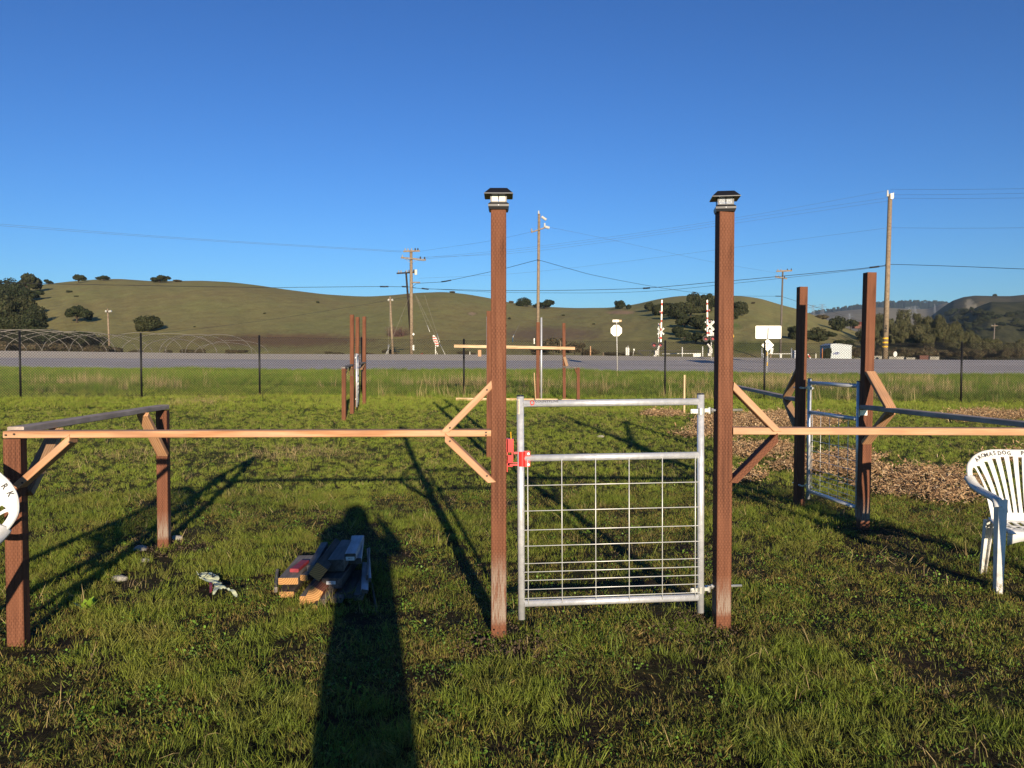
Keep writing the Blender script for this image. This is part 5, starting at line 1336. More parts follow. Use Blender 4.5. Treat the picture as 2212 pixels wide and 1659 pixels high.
cable('cable looping up from the twin poles to the pole behind the middle frame', [(889, 622, B_), (896, 615, 91), (905, 612, 90), (954, 609, 88), (973, 605.5, 87), (1056, 587.8, 82), (1095, 578.8, 79), (1156, 562.7, A_), (1163, 562, A_)], .022, sleeves=[((954, 608.8, 88), (974, 605.4, 87))])
cable('cable falling from the pole behind the middle frame to the double arm pole', [(1163, 562, A_), (1168, 562.7, A_), (1239, 583, 80), (1292, 596.5, 86), (1408, 618.3, 95), (1492, 631, 104), (1540, 634.7, 110), (1582, 639, 114), (1682, 640, E_), (1690, 641, E_)], .02, sleeves=[((1735 - 60, 639.6, E_), (1735 - 48, 639.8, E_))])
cable('cable dropping from the double arm pole toward the far right', [(1690, 641, E_), (1719, 650, 140), (1822, 681.6, 190), (1860, 694, 220)], .026)
cable('upper of two faint wires reaching the twin poles from the left', [(-120, 472, 70), (0, 484, 74), (440, 517, 84), (870, 542.5, B_)], .011, CABLET)
cable('lower of two faint wires reaching the twin poles from the left', [(-120, 474, 68), (0, 487.5, 72), (440, 519.5, 83), (866, 544.5, B_)], .011, CABLET)
cable('low wire crossing the left hill up to the short pole beside the twins', [(330, 717.8, 84), (366, 717.6, 84), (566, 692.8, 86), (671, 676.8, 87), (775, 660, 87.5), (846, 647.5, C_), (888, 640, B_)], .014)
for i, (lb, pts) in enumerate([('topmost faint wire from the banded pole back to the twin poles', [(1917.5, 411.7, F_), (1637, 462.5, 78), (1400, 500, 82), (1292, 515, 84), (1095, 540, 88), (919, 556, B_)]),
        ('middle faint wire from the banded pole back to the twin poles', [(1921, 426.6, F_), (1637, 468.4, 78), (1400, 505, 82), (1292, 520, 84), (1095, 544, 88), (919, 559, B_)]),
        ('lowest of the three faint wires from the banded pole to the twin poles', [(1928, 432.6, F_), (1637, 475, 78), (1292, 525, 84), (1095, 548, 88), (900, 556, B_)]),
        ('single faint wire halfway up the banded pole heading left', [(1920, 492, F_), (1637, 528, 80), (1292, 572, 90), (1095, 592, 96), (905, 601, B_)])]):
    cable(lb, pts, .009, CABLET)
for lb, y0, y1 in (('topmost faint wire from the banded pole to the right edge', 409, 407.5), ('second faint wire from the banded pole to the right edge', 420.7, 417.5), ('third faint wire from the banded pole to the right edge', 428, 427.5), ('lowest faint wire from the banded pole to the right edge', 492, 492)):
    cable(lb, [(1924, y0, F_), (2060, (y0 + y1) / 2 + 1, 67), (2212, y1, 62), (2380, y1 - 3, 56)], .009, CABLET)
for lb, pts in (('thin wire from the pole behind the middle frame toward the right', [(1187, 491, A_), (1292, 512, 80), (1420, 540, 86), (1540, 566, 95), (1680, 590, E_)]), ('thin wire between the crossarm of the middle pole and the twin poles', [(1147, 501, A_), (1060, 520, 80), (960, 535, 88), (905, 543, B_)])):
    cable(lb, pts, .009, CABLET)
for lb, a, b in (('guy wire running down left from the twin poles', (884, 641, B_), (833, 767, 86)), ('guy wire running down right from the twin poles to the striped marker', (896, 634, B_), (928.5, 717, 89)),
                 ('long guy wire running down right from the twin poles', (898, 637, B_), (962, 767, 86)), ('steep guy wire right of the twin poles', (916, 634, B_ + 1), (950, 740, 87)), ('guy wire beside the short pale pole', (843, 645, C_), (838, 765, 84)),
                 ('guy wire down to the right behind the gate post', (1122, 700, A_ + 5), (1108, 728, A_))):
    o = cable(lb, [a, ((a[0] + b[0]) / 2, (a[1] + b[1]) / 2, (a[2] + b[2]) / 2), b], .012, plain('guy_wire', (.30, .27, .20), .6), group='guy wires')
    p = P(a[0] + (b[0] - a[0]) * .82, a[1] + (b[1] - a[1]) * .82, a[2] + (b[2] - a[2]) * .82); q = P(*b)
    tube('guy_guard', [p, q], .035, CREAM, o, 6)

# ------------------------------------------------------------------ signs along the road
def plate(b, c, w, h, th=.004, rot=0.0, yaw=0.0, corner=0.0, shape=None, mi=0):
    """flat plate facing the camera side, built with thickness"""
    if shape is None:
        if corner > 0:
            shape = []
            for (cx, cz, a0) in ((w / 2 - corner, h / 2 - corner, 0), (-w / 2 + corner, h / 2 - corner, 90), (-w / 2 + corner, -h / 2 + corner, 180), (w / 2 - corner, -h / 2 + corner, 270)):
                for k in range(5): a = R(a0 + k * 22.5); shape.append((cx + corner * math.cos(a), cz + corner * math.sin(a)))
        else: shape = [(w / 2, h / 2), (-w / 2, h / 2), (-w / 2, -h / 2), (w / 2, -h / 2)]
    M = Matrix.Rotation(yaw, 3, 'Z') @ Matrix.Rotation(rot, 3, 'Y'); n = len(shape)
    V = [c + M @ Vector((x, y, z)) for y in (-th / 2, th / 2) for (x, z) in shape]
    F = [list(range(n)), list(range(2 * n - 1, n - 1, -1))] + [[i, n + i, n + (i + 1) % n, (i + 1) % n] for i in range(n)]
    b.add(V, F, mi)
def flat(name, c, w, h, m, parent, **k):
    b = MB(); plate(b, c, w, h, **k); return b.build(name, m, parent)
def px2m(px, d): return px / FOC * d
# stop sign seen from behind with two street name blades
d = 53.0; e = empty('stop_sign', P(1334, 813.7, d), 'pale octagonal stop sign seen from behind on a thin post, street name blades on top', 'road sign')
tube('sign_post', [P(1334, 818, d), P(1331.7, 690, d)], .032, CREAM, e, 8)
oc = [(px2m(12.9, d) * math.cos(R(22.5 + 45 * i)), px2m(12.9, d) * math.sin(R(22.5 + 45 * i))) for i in range(8)]
flat('octagon_plate', P(1331.6, 714, d) + Vector((0, .05, 0)), 0, 0, CREAM, e, shape=oc)
bl = flat('name_blade', P(1330, 693.3, d) + Vector((0, -.05, 0)), px2m(13.5, d), px2m(4.8, d), CREAM, e); text_obj('lettering', 'AROMAS', .13, INKG, Matrix.LocRotScale(P(1330, 693.3, d) + Vector((0, -.056, 0)), Euler((R(90), 0, 0)), None), bl, stretch=.8)
bl = flat('name_blade', P(1338.5, 693, d) + Vector((0, .03, 0)), px2m(9, d), px2m(4.4, d), plain('tan_sign', (.45, .27, .08), .5), e); text_obj('lettering', 'RD', .11, WHITEP, Matrix.LocRotScale(P(1340, 693, d) + Vector((0, .02, 0)), Euler((R(90), 0, 0)), None), bl)
# big blank rectangle
d = 52.5; e = empty('road_sign', P(1656, 810, d), 'large blank white rectangular sign seen from behind, on a single steel post', 'road sign')
tube('sign_post', [P(1655.6, 815, d), P(1660.3, 705, d)], .035, GALV, e, 8)
flat('sign_plate', P(1660.6, 717.6, d) + Vector((0, .07, 0)), px2m(55.5, d), px2m(27.6, d), CREAM, e, corner=.06)
b = MB(); b.box(P(1661, 707.6, d), (px2m(38, d), .04, .05)); b.build('stiffener', GALV, e)
for py in (761, 783): b = MB(); b.tube([P(1657.2, py, d), P(1656.9, py + 7, d)], .042, 8); b.build('yellow_reflector', YEL, e)
# diamond sign behind it
d = 60; e = empty('road_sign', P(1658, 788, d), 'blank white diamond sign seen from behind, just below the large blank rectangle', 'road sign')
flat('sign_plate', P(1658.3, 745.6, d), px2m(19.4, d), px2m(19.4, d), CREAM, e, rot=R(45), corner=.04); tube('sign_post', [P(1658.6, 788, d), P(1658.6, 738, d)], .03, CREAM, e, 8)
d = 71; e = empty('road_sign', P(1664, 779, d), 'small tilted white sign on a wooden post right of the diamond sign', 'road sign')
flat('sign_plate', P(1667, 758, d), px2m(6, d), px2m(13.5, d), WHITEP, e, rot=R(8)); bar('sign_post', P(1663.5, 782, d + .1), P(1666.5, 752, d + .1), .11, .08, POLEW, e)
# bollards, posts, pipe rail, cabinet
d = 72
def top(name, o, label, cat, group=None): o.name = name; return tag(o, label, cat, group)
top('bollard', tube('bollard', [P(1686.2, 781, d), P(1686.2, 766.5, d), P(1686.2, 765.6, d)], px2m(2.7, d), WHITEP, None, 12), 'stout white bollard right of the small tilted sign', 'bollard')
e = empty('pipe_barrier', P(1690, 780, d), 'low pipe barrier with thin posts behind the blank road signs', 'barrier')
for px, pt in ((1645.7, 752), (1709.7, 752)): tube('upright', [P(px, 781, d), P(px, pt, d)], .06, GREYM, e, 8)
tube('pipe', [P(1645.7, 764.5, d), P(1709.7, 764.2, d)], .035, WHITEP, e, 8); tube('pipe', [P(1709.7, 764.2, d), P(1762, 764.4, d)], .03, DARKM, e, 8)
b = MB(); b.box(P(1650, 768.5, d), (px2m(4.6, d), .3, px2m(8, d))); top('meter_box', b.build('meter_box', GREYM), 'small grey meter box beside the pipe barrier post', 'box')
b = MB(); b.box(P(1718, 769, d), (px2m(8, d), .6, px2m(22, d))); b.box(P(1718, 757.6, d), (px2m(8.8, d), .66, .05)); top('signal_cabinet', b.build('signal_cabinet', plain('cabinet_grey', (.55, .56, .60), .5)), 'upright pale grey cabinet just left of the tall side post', 'cabinet')
e = bar('striped_pole', P(1755.5, 781, d), P(1744.5, 765, d), .10, .10, WHITEP, None); tag(e, 'short leaning white pole with a red section right of the first side post', 'marker pole'); bar('red_section', P(1749, 771.6, d - .01), P(1746, 767.2, d - .01), .108, .108, REDS, e)
stake(1776.5, 752, 781, 72, .07, plain('rusty_stake', (.42, .16, .06), .8), 'rusty orange stake left of the white shed')
stake(1762.5, 764, 782, 72, .06, CREAM, 'thin pale stake between the leaning pole and the white shed')
# yellow round sign, mostly hidden by the right lantern post
d = 74; e = empty('round_sign', P(1584, 779, d), 'round yellow sign peeping out from behind the right lantern post', 'road sign')
flat('sign_plate', P(1575.5, 726.6, d), 0, 0, YEL, e, shape=[(px2m(10, d) * math.cos(R(15 * i)), px2m(10, d) * math.sin(R(15 * i))) for i in range(24)]); tube('sign_post', [P(1584.5, 780, d + .1), P(1577, 716, d + .1)], .05, POLEW, e, 8)
text_obj('lettering', 'R', .5, INK, Matrix.LocRotScale(P(1582, 726.5, d - .02), Euler((R(90), 0, 0)), None), e)
# white shed
d = 76; e = empty('shed', P(1815, 779.5, d), 'small white metal shed with a low gable and a blue smudge on its wall', 'shed')
x0, x1 = P(1794, 779, d).x, P(1839, 779, d).x; zb = P(1800, 779.6, d).z; ze = P(1800, 745.5, d).z; zg = P(1813, 741.8, d).z; xm = P(1814, 0, d).x; dep = 2.6
b = MB(); n = 22
for i in range(n):     # ribbed front wall
    a, c_ = x0 + (x1 - x0) * i / n, x0 + (x1 - x0) * (i + 1) / n; o_ = .03 * (i % 2)
    ht = lambda x: ze + (zg - ze) * (1 - abs(x - xm) / ((x1 - x0) / 2)) if True else ze
    V = [(a, d - o_, zb), (c_, d - o_, zb), (c_, d - o_, max(ze, ht(c_))), (a, d - o_, max(ze, ht(a)))]; b.add(V, [[0, 1, 2, 3]])
    b.add([(c_, d, zb), (c_, d - .03, zb), (c_, d - .03, ze), (c_, d, ze)], [[0, 1, 2, 3]])
b.add([(x0, d, zb), (x0, d + dep, zb), (x0, d + dep, ze), (x0, d, ze)], [[3, 2, 1, 0]]); b.add([(x1, d, zb), (x1, d + dep, zb), (x1, d + dep, ze), (x1, d, ze)], [[0, 1, 2, 3]])
SHEDM = plain('shed_wall_paint', (.52, .56, .56), .6, .1, .06, 1.5)
b.build('wall', SHEDM, e)
b = MB(); b.add([(x0 - .06, d - .08, ze - .02), (xm, d - .08, zg + .02), (xm, d + dep, zg + .02), (x0 - .06, d + dep, ze - .02), (x1 + .06, d - .08, ze - .02), (x1 + .06, d + dep, ze - .02)], [[0, 1, 2, 3], [1, 4, 5, 2]])
ro = b.build('roof', plain('shed_roof', (.45, .48, .48), .5, .2), e); md = ro.modifiers.new('t', 'SOLIDIFY'); md.thickness = .05
b = MB(); r_ = random.Random(2)
for (x_, z_, w_) in ((1803, 764, 6), (1807, 762, 7), (1811, 762.5, 6), (1808, 765, 5)): plate(b, P(x_, z_, d - .045), px2m(w_, d), px2m(w_ * .5, d), th=.002, corner=px2m(w_ * .2, d))
b.build('paint_smudge', plain('blue_grey_paint', (.25, .28, .42), .7), e)
# pale low walls and debris right of the shed
WALLM = plain('stained_concrete', (.30, .28, .23), .9, 0, .35, 1.2)
for i, (xa, xb, yt, yb, m_, lb) in enumerate([(1844, 1872, 775.5, 778, WALLM, 'low pale concrete block right of the shed'), (1886, 1910, 770, 778, WALLM, 'low cream block wall behind the banded pole'), (1918, 1950, 771.5, 778, WALLM, 'white low wall just right of the banded pole'),
        (1955, 1974, 773.5, 778, WALLM, 'short pale wall further right of the banded pole'), (1984, 2003, 769, 776, plain('brown_trailer', (.12, .05, .035), .7), 'low brown trailer bed beyond the road on the right'), (2006, 2026, 771.5, 777.5, WALLM, 'pale end block right of the brown trailer bed')]):
    dd = 80 + i; a = P(xa, yb + 1, dd); c_ = P(xb, yt, dd); b = MB(); b.box(((a.x + c_.x) / 2, dd, (a.z + c_.z) / 2), (c_.x - a.x, .5, c_.z - a.z)); b.box(((a.x + c_.x) / 2, dd, c_.z + .03), (c_.x - a.x + .06, .56, .06)); tag(b.build('low_wall' if i != 4 else 'trailer', m_), lb, 'wall' if i != 4 else 'trailer')
flat_e = empty('small_round_sign', P(1935, 778, 78), 'small white round sign leaning by the foot of the banded pole', 'road sign'); flat('sign_plate', P(1934, 765, 78), 0, 0, WHITEP, flat_e, shape=[(px2m(4.2, 78) * math.cos(R(30 * i)), px2m(6, 78) * math.sin(R(30 * i))) for i in range(12)]); tube('sign_post', [P(1935.5, 778, 78.1), P(1934, 762, 78.1)], .03, GREYM, flat_e, 6)
# red roofed house on the slope
hp = P(1852, 708, 330); e = empty('house', hp, 'tiny red roofed house among trees on the far slope', 'house')
b = MB(); b.box(hp + Vector((0, 0, .6)), (3.4, 3, 1.8)); b.build('wall', plain('house_wall', (.16, .07, .05), .8), e)
b = MB(); b.add([hp + Vector(v) for v in ((-2, -1.8, 1.4), (2, -1.8, 1.4), (2, 0, 2.4), (-2, 0, 2.4), (-2, 1.8, 1.4), (2, 1.8, 1.4))], [[0, 1, 2, 3], [3, 2, 5, 4]]); b.build('roof', plain('red_roof', (.16, .045, .03), .7), e)
# crossing signals
def signal(label, mast, arm, xb, xb_r, lights, lr, base, d, text2=None):
    e = empty('crossing_signal', P(mast[0], 777, d), label, 'crossing signal', 'railway crossing signals')
    tube('mast', [P(mast[0], 779, d), P(mast[0], mast[1], d)], px2m(1.35, d), CREAM, e, 10)
    a, c_ = P(arm[0], arm[1], d - .35), P(arm[2], arm[3], d - .35); N_ = 15
    g_ = bar('gate_arm', a, c_, px2m(2.4, d), .05, CREAM, e, side=(1, 0, 0), bev=.001)
    for i in range(N_):
        if i % 3 == 1: bar('red_stripe', a.lerp(c_, i / N_) - Vector((0, .0, 0)), a.lerp(c_, (i + .95) / N_), px2m(2.5, d), .056, REDS, g_, side=(1, 0, 0), bev=.001)
    for q in (.10, .42, .72): l = MB(); p = a.lerp(c_, q) + Vector((text2 and .14 or -.14, 0, 0)); l.tube([p, p + Vector((0, -.12, 0))], .07, 8); l.build('arm_lamp', GLASSY, g_)
    L = xb_r * 2.75
    for k, (s, tx) in enumerate(((1, 'RAIL  ROAD'), (-1, 'CROSSING'))):
        c = P(xb[0], xb[1], d - .16 - .03 * k); bl = flat('crossbuck_blade', c, px2m(L, d), px2m(xb_r * .5, d), WHITEP, e, rot=R(45 * s) , th=.02)
        text_obj('lettering', tx, px2m(xb_r * .46, d), INK, Matrix.LocRotScale(c - Vector((0, .02, 0)), Euler((R(90), R(45 * s), 0), 'XYZ').to_matrix().to_quaternion() if False else (Matrix.Rotation(R(45 * s), 3, 'Y') @ Matrix.Rotation(R(90), 3, 'X')).to_quaternion(), None), bl, stretch=1.0)
    if text2:
        bl = flat('track_count_plate', P(text2[0], text2[1], d - .2), px2m(15, d), px2m(7, d), WHITEP, e); text_obj('lettering', 'TRACKS', px2m(4.6, d), INK, Matrix.LocRotScale(P(text2[0], text2[1], d - .22), Euler((R(90), 0, 0)), None), bl)
        bl = flat('track_number_plate', P(text2[0] + 1, text2[1] - 6.5, d - .2), px2m(7, d), px2m(6, d), WHITEP, e); text_obj('lettering', '2', px2m(5.2, d), INK, Matrix.LocRotScale(P(text2[0] + 1, text2[1] - 6.5, d - .22), Euler((R(90), 0, 0)), None), bl)
    for (lx, ly) in lights:
        c = P(lx, ly, d - .45); b = MB(); rr = px2m(lr, d); b.tube([c, c + Vector((0, .03, 0))], rr, 20); bk = b.build('lamp_disc', DARKM, e)
        b = MB(); b.tube([c - Vector((0, .06, 0)), c], rr * .5, 14); b.build('red_lamp', GLASSY, bk)
        b = MB(); k = len(b.V)
        pts0 = [c + Vector((math.cos(R(t)) * rr * .56, -.01, math.sin(R(t)) * rr * .56)) for t in range(10, 171, 16)]; pts1 = [p + Vector((0, -.3, -.03)) for p in pts0]
        b.add(pts0 + pts1, [[i, i + 1, i + 1 + len(pts0), i + len(pts0)] for i in range(len(pts0) - 1)]); b.build('hood', DARKM, bk)
    b = MB(); b.bar(P(lights[0][0] - 1, lights[0][1] - 1, d - .2), P(lights[-1][0] + 1, lights[-1][1] - 1, d - .2), .12, .12, (0, 1, 0)); b.build('lamp_bracket', DARKM, e)
    bx, by = base; b = MB(); b.box(P(bx, by, d - .2), (px2m(7, d), .5, px2m(10, d)), bev=0); b.bar(P(bx + 2, by - 4, d - .4), P(bx + 6 * (1 if text2 is None else -1), by - 15, d - .4), .25, .14, (0, 1, 0)); b.box(P(bx - 3, by + 8, d - .2), (px2m(6, d), .4, px2m(6, d))); b.build('gate_mechanism', plain('mechanism_silver', (.30, .29, .27), .5, .4), e)
    return e
signal('farther crossing signal with raised striped arm, both red lamps showing, left of the iron gate', (1422.7, 698), (1427.6, 739, 1430, 648), (1427.5, 715.7), 6.8, [(1413, 745.2), (1426.3, 745.2)], 6.4, (1417.5, 762), 70)
signal('nearer crossing signal half hidden by the right lantern post, with a large crossbuck', (1536.4, 692), (1528.3, 727, 1527.8, 648), (1533.3, 703.5), 9.6, [(1524.6, 731.6), (1539.5, 731)], 6.6, (1534, 758), 66, text2=(1534.5, 721.8))
# iron gate, posts and notice board by the tracks
d = 78; e = empty('iron_gate', P(1450, 777, d), 'long dark iron bar gate beyond the road, between the two crossing signals', 'gate')
for (a, b2) in (((1378, 757), (1518, 757.5)), ((1378, 775), (1518, 776))): bar('gate_rail', P(a[0], a[1], d), P(b2[0], b2[1], d), .06, .07, DARKM, e)
for px in np.arange(1380, 1519, 4.6): bar('gate_bar', P(px, 776, d), P(px, 757.5, d), .03, .03, DARKM, e)
bar('diagonal', P(1394, 775, d - .06), P(1412, 758, d - .06), .07, .05, DARKM, e); bar('diagonal', P(1378, 758, d - .06), P(1394, 775, d - .06), .07, .05, DARKM, e)
d = 73
for px, pt, lb in ((1473.9, 750, 'white post left of the square notice by the tracks'), (1517.8, 748.5, 'white post right of the square notice by the tracks')):
    top('white_post', tube('white_post', [P(px, 779, d), P(px, pt, d)], px2m(1.1, d), WHITEP, None, 10), lb, 'post', 'white posts by the tracks')
top('pale_rail', tube('pale_rail', [P(1430, 764.6, d + .5), P(1473, 763.8, d + .5), P(1500, 763.6, d + .5)], .035, WHITEP, None, 6), 'thin pale pipe rail running along the dark iron gate', 'rail')
e = empty('notice_board', P(1505.6, 777, d), 'square white notice board low by the tracks, left of the right lantern post', 'notice board'); flat('board_plate', P(1505.6, 769.7, d), px2m(16.3, d), px2m(13.6, d), WHITEP, e, th=.02)
flat('small_bracket', P(1516, 771, d - .05), px2m(6, d), px2m(2.6, d), DARKM, e)
# small signs and stakes beyond the road
d = 74; e = empty('small_sign', P(1355, 776, d), 'small white double sign on a short post right of the stop sign', 'road sign'); flat('sign_plate', P(1353.3, 759, d), px2m(3, d), px2m(17, d), WHITEP, e); flat('sign_plate', P(1357.4, 759, d - .1), px2m(3.8, d), px2m(16, d), WHITEP, e); tube('sign_post', [P(1356.6, 778, d + .1), P(1356.6, 747, d + .1)], .05, CREAM, e, 6)
e = empty('small_sign', P(1369.5, 776, d), 'tiny white marker between the small double sign and the first signal', 'marker'); flat('marker_plate', P(1369.6, 755.5, d), px2m(3.2, d), px2m(4, d), WHITEP, e); tube('marker_post', [P(1367, 769, d + .1), P(1369.6, 756, d + .1)], .03, CREAM, e, 6)
stake(1275.5, 748, 768, 74, .09, FIR, 'orange wooden stake on the verge left of the stop sign'); stake(1303, 761, 771, 74, .07, POLEW, 'short grey stake between the orange stake and the stop sign')
stake(1107.5, 727.5, 738, 88, .12, CREAM, 'short white marker on the hillside right of the left lantern post'); stake(1154, 731, 742, 88, .10, CREAM, 'short white marker beside the pole behind the middle frame'); stake(1211, 736, 757, 86, .10, POLEW, 'grey stake behind the tall brown post of the middle frame')
stake(1015, 760, 767, 86, .06, CREAM, 'faint small stake beyond the road left of the middle frame')
# striped object marker
d = 84; c = P(941, 736.5, d); e = empty('object_marker', P(941, 767, d), 'tilted red and white striped marker board beyond the road right of the twin poles', 'road sign')
shape = [(px2m(4.2, d) * math.cos(R(15 * i)), px2m(13.5, d) * math.sin(R(15 * i))) for i in range(24)]
pl_ = flat('marker_plate', c, 0, 0, WHITEP, e, shape=shape, rot=R(-22))
for k in (-8, -2.5, 3, 8.5):
    hw = 4.2 * math.sqrt(max(0, 1 - (k / 13.5) ** 2)); b = MB(); q = Matrix.Rotation(R(-22), 3, 'Y') @ Vector((0, 0, px2m(k, d))); plate(b, c + q + Vector((0, -.02, 0)), px2m(hw * 1.9, d), px2m(2.7, d), th=.01, rot=R(5)); b.build('red_stripe', REDS, pl_)
bar('leg', P(940.5, 768, d + .05), P(941, 743, d + .05), .07, .05, CREAM, e); bar('leg', P(946, 767, d + .05), P(941, 757, d + .05), .05, .04, CREAM, e)
bar('fallen_bar', P(908, 766, 84), P(914, 763, 84), .15, .08, plain('rust_brown', (.14, .04, .02), .8), None); tag(bpy.data.objects['fallen_bar'], 'short rust brown bar lying left of the striped marker board', 'scrap')
for (px, py, w_, h_, lb) in ((2, 763.5, 12, 5, 'white object lying under the hoops at the left edge'), (34.5, 762.5, 4, 6, 'small white bucket under the hoops')):
    b = MB(); c = P(px, py, 78); b.tube([c - Vector((0, 0, px2m(h_ / 2, 78))), c + Vector((0, 0, px2m(h_ / 2, 78)))], px2m(w_ / 2, 78), 10, px2m(w_ / 2.4, 78)); tag(b.build('white_bucket', WHITEP), lb, 'bucket')
# bare greenhouse hoops
PVC = plain('greenhouse_pipe', (.22, .20, .17), .6, .1)
hoops = [(-260, 60, 655, 72), (-190, 92, 661, 76), (-110, 150, 650, 80), (-60, 180, 712, 74), (-40, 120, 668, 88), (10, 232, 716, 72), (30, 300, 668 + 48, 90), (-20, 200, 708, 84), (90, 250, 716, 76), (96, 330, 722, 86), (150, 232, 724, 78), (215, 395, 718, 82), (260, 470, 720, 90),
         (308, 440, 732, 74), (344, 468, 724, 80), (356, 500, 722, 86), (400, 545, 722, 76), (420, 555, 740, 84), (432, 580, 735, 92), (300, 360, 736, 94)]
hoops = [(a, b, max(t, 712), d) for a, b, t, d in hoops]
for i, (xa, xb, yt, d) in enumerate(hoops):
    A0 = P(xa, 768, d); B0 = P(xb, 768, d + 5); zt = P((xa + xb) / 2, yt, d + 2.5).z; pts = []
    for t in np.linspace(0, math.pi, 17):
        q = (1 - math.cos(t)) / 2; p = A0.lerp(B0, q); p.z = A0.z + (zt - A0.z) * math.sin(t) ** .8; pts.append(p)
    o = tube('greenhouse_hoop', pts, .026, PVC, None, 5)
    tag(o, 'bare grey pipe arch standing in the thicket of hoops beyond the road on the left', 'hoop', 'bare greenhouse hoops')
ordinal_labels('bare greenhouse hoops', 'bare grey pipe arch beyond the road', 1, 'counting left feet from the left')
# transmission towers on the far ridge
TOWM = plain('tower_steel', (.20, .22, .25), .6, .2)
def tower(label, px, pt, pb, d, wpx, arms=True):
    e = empty('transmission_tower', P(px, pb, d), label, 'transmission tower', 'transmission towers'); b = MB(); r = px2m(.22, d)
    W0 = px2m(wpx * .5, d); W1 = px2m(wpx * .12, d); t = P(px, pt, d); f = P(px, pb + 2, d); n = 5
    for (i, j) in ((-1, -1), (1, -1), (1, 1), (-1, 1)):
        b.tube([f + Vector((i * W0, j * W0, 0)), t + Vector((i * W1, j * W1, 0))], r, 4)
    for k in range(n):
        q0, q1 = k / n, (k + 1) / n
        for s in (-1, 1):
            a = (f.lerp(t, q0) + Vector((s * (W0 + (W1 - W0) * q0), -(W0 + (W1 - W0) * q0), 0))); c = (f.lerp(t, q1) + Vector((-s * (W0 + (W1 - W0) * q1), -(W0 + (W1 - W0) * q1), 0))); b.tube([a, c], r * .7, 3)
    b.build('lattice', TOWM, e)
    if arms:
        for q, wl in ((.78, 1.5), (.98, 1.0)):
            c = f.lerp(t, q); b = MB(); L = px2m(wpx * wl, d); b.tube([c - Vector((L, 0, 0)), c + Vector((0, 0, L * .25)), c + Vector((L, 0, 0))], r, 4); b.tube([c - Vector((L, 0, 0)), c + Vector((L, 0, 0))], r, 4); b.build('crossarm', TOWM, e)
for a in (('leftmost lattice tower on the skyline between the side posts', 1756, 660, 680, 1500, 7), ('second lattice tower on the skyline, left of the second side post', 1776, 658, 680, 1450, 7),
          ('lattice tower lower on the tan slope between the side posts', 1835, 678, 702, 1000, 6), ('pale pair-armed tower on the ridge right of the banded pole', 1963, 664, 680, 1300, 8),
          ('neighbouring tower on the ridge right of the banded pole', 1976, 662, 680, 1300, 8), ('white slim tower on the right ridge below the pale scar', 2019, 657, 686, 900, 5)): tower(*a, arms='slim' not in a[0])

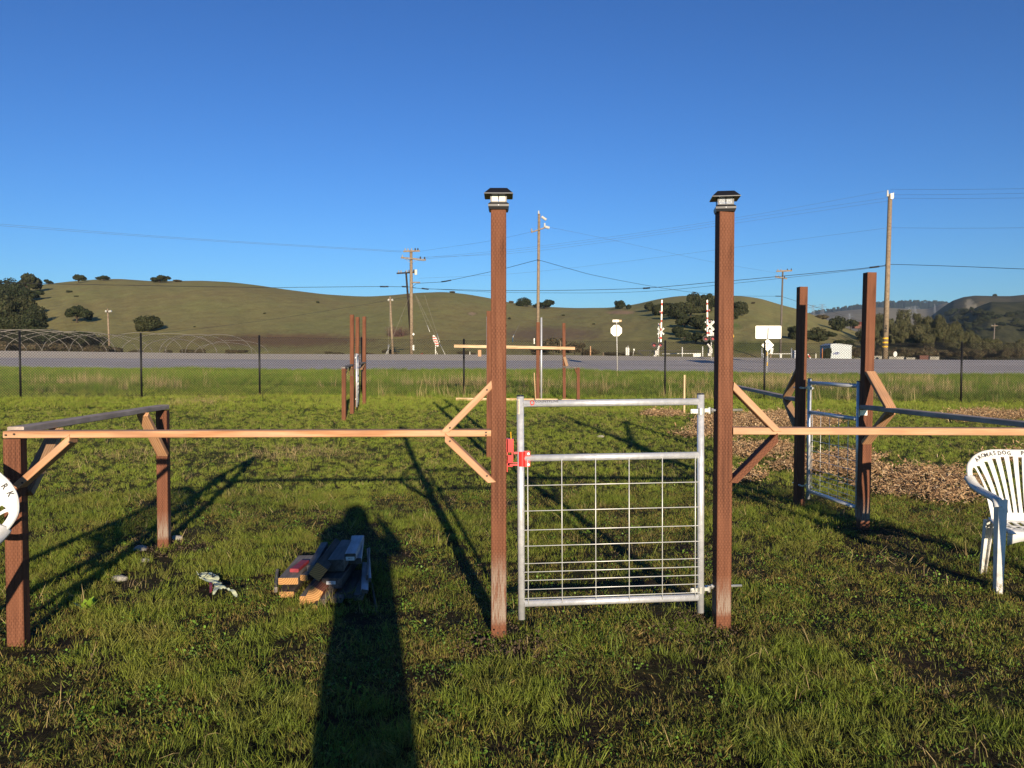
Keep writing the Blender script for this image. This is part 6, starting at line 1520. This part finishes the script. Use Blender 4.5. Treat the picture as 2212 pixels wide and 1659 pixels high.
# ------------------------------------------------------------------ the photographer (behind the camera, casting the long shadow)
def person():
    e = empty('person', (.035, -.33, 0), 'person in a dark jacket holding up a phone, casting the long shadow', 'person')
    J = {'pelvis': (.0, .0, .95, .155, .12), 'waist': (0, 0, 1.10, .15, .11), 'chest': (-.01, 0, 1.32, .175, .125), 'neck0': (-.03, .01, 1.46, .19, .12), 'neck': (-.05, .02, 1.56, .125, .11), 'head': (-.045, .03, 1.635, .082, .095), 'crown': (-.045, .02, 1.725, .070, .082),
         'ls': (-.25, 0, 1.39, .11, .10), 'le': (-.36, .08, 1.18, .075, .07), 'lw': (-.11, .24, 1.44, .05, .045), 'lh': (-.07, .27, 1.53, .034, .02),
         'rs': (.17, 0, 1.42, .095, .09), 're': (.31, .08, 1.37, .07, .07), 'rw': (.17, .24, 1.53, .045, .042), 'rh': (.115, .27, 1.585, .034, .02),
         'lhip': (-.10, 0, .90, .11, .11), 'lk': (-.11, .03, .50, .075, .075), 'la': (-.11, 0, .09, .055, .055), 'lt': (-.13, .16, .04, .045, .035),
         'rhip': (.10, 0, .90, .11, .11), 'rk': (.11, .03, .50, .075, .075), 'ra': (.11, 0, .09, .055, .055), 'rt': (.13, .16, .04, .045, .035)}
    E = [('pelvis', 'waist'), ('waist', 'chest'), ('chest', 'neck0'), ('neck0', 'neck'), ('neck', 'head'), ('head', 'crown'), ('chest', 'ls'), ('ls', 'le'), ('le', 'lw'), ('lw', 'lh'), ('chest', 'rs'), ('rs', 're'), ('re', 'rw'), ('rw', 'rh'),
         ('pelvis', 'lhip'), ('lhip', 'lk'), ('lk', 'la'), ('la', 'lt'), ('pelvis', 'rhip'), ('rhip', 'rk'), ('rk', 'ra'), ('ra', 'rt')]
    # fingers, rooted inside the palms
    fing = {}
    for s, h in ((-1, 'lh'), (1, 'rh')):
        hx, hy, hz = J[h][:3]
        for k in range(4):
            z = hz - .028 + k * .019; L = (.55, .9, 1.0, .9)[k]
            a, b, c = h + 'a%d' % k, h + 'b%d' % k, h + 'c%d' % k
            J[a] = (hx + s * .004, hy + .02, z, .0105, .0105); J[b] = (hx - s * .002, hy + .02 + .035 * L * .6, z + .004, .0095, .0095); J[c] = (hx - s * .03, hy + .045 * L * .6 + .012, z + .006, .0085, .0085)
            E += [(h, a), (a, b), (b, c)]
        t0, t1 = h + 't0', h + 't1'; J[t0] = (hx - s * .012, hy - .005, hz - .035, .012, .012); J[t1] = (hx - s * .035, hy + .008, hz - .030, .010, .010); E += [(h, t0), (t0, t1)]
    names = list(J); me = bpy.data.meshes.new('body'); me.from_pydata([J[n][:3] for n in names], [(names.index(a), names.index(b)) for a, b in E], [])
    o = link('body', me, CLOTH, e); o.location = (0, 0, 0); o.parent = e
    sk = o.modifiers.new('skin', 'SKIN'); sl = me.skin_vertices[0].data
    for i, n in enumerate(names): sl[i].radius = J[n][3:]; sl[i].use_root = (n == 'pelvis')
    o.modifiers.new('sub', 'SUBSURF').levels = 2; o.modifiers['sub'].render_levels = 2
    # jacket hem and hair, face
    def ell(name, c, r, m, cut=None):
        bm = bmesh.new(); bmesh.ops.create_uvsphere(bm, u_segments=20, v_segments=14, radius=1)
        for v in bm.verts: v.co = Vector((v.co.x * r[0], v.co.y * r[1], v.co.z * r[2])) * (1 + .03 * float(vnoise(v.co.x * 5, v.co.z * 5, 3)))
        m_ = bpy.data.meshes.new(name); bm.to_mesh(m_); bm.free(); m_.polygons.foreach_set('use_smooth', [True] * len(m_.polygons)); q = link(name, m_, m); q.parent = e; q.location = c; return q
    hd = ell('face', (-.045, .045, 1.645), (.072, .085, .105), SKIN)
    ell('hair', (-.055, .005, 1.665), (.130, .12, .125), HAIR)
    ell('shadow_shaping_bulk', (-.095, -.03, 1.49), (.27, .14, .15), CLOTH)  # unseen bulk added to slope the cast shadow from head to shoulder
    for s in (-1, 1):
        q = ell('eye', (-.045 + s * .030, .122, 1.655), (.012, .010, .008), WHITEP); q = ell('ear', (-.045 + s * .078, .03, 1.64), (.012, .022, .032), SKIN)
    ell('nose', (-.045, .132, 1.63), (.012, .018, .024), SKIN); ell('mouth', (-.045, .122, 1.595), (.022, .010, .006), plain('lips', (.40, .13, .11), .5))
    b = MB(); prof = [(.20, .15, 1.38), (.21, .15, 1.15), (.205, .15, .96), (.205, .155, .86), (.205, .16, .72), (.20, .16, .62), (.19, .15, .60)]; V = []; F = []
    for (rx, ry, z) in prof:
        for k in range(20): a = 2 * math.pi * k / 20; V.append((rx * math.cos(a), ry * math.sin(a), z))
    for i in range(len(prof) - 1):
        for k in range(20): F.append([20 * i + k, 20 * i + (k + 1) % 20, 20 * i + 20 + (k + 1) % 20, 20 * i + 20 + k])
    q = npmesh('coat_skirt', V, F, CLOTH, smooth=True); q.parent = e; q.location = (.035, 0, 0)
    return e
person()
b = MB(); b.box((.0, -.045, 1.575), (.15, .009, .074)); ph = b.build('phone', BLK); tag(ph, 'black phone held up behind the camera by the photographer', 'phone')

# ------------------------------------------------------------------ thin valley haze
hb = MB(); hb.box((0, 2525, 116), (11000, 5150, 248)); HZ = bpy.data.materials.new('haze'); HZ.use_nodes = True; HZ.node_tree.nodes.clear()
_v = HZ.node_tree.nodes.new('ShaderNodeVolumePrincipled'); _v.inputs['Color'].default_value = (.58, .78, 1, 1); _v.inputs['Density'].default_value = HAZE
_o = HZ.node_tree.nodes.new('ShaderNodeOutputMaterial'); HZ.node_tree.links.new(_v.outputs[0], _o.inputs['Volume'])
tag(hb.build('haze', HZ), kind='stuff')
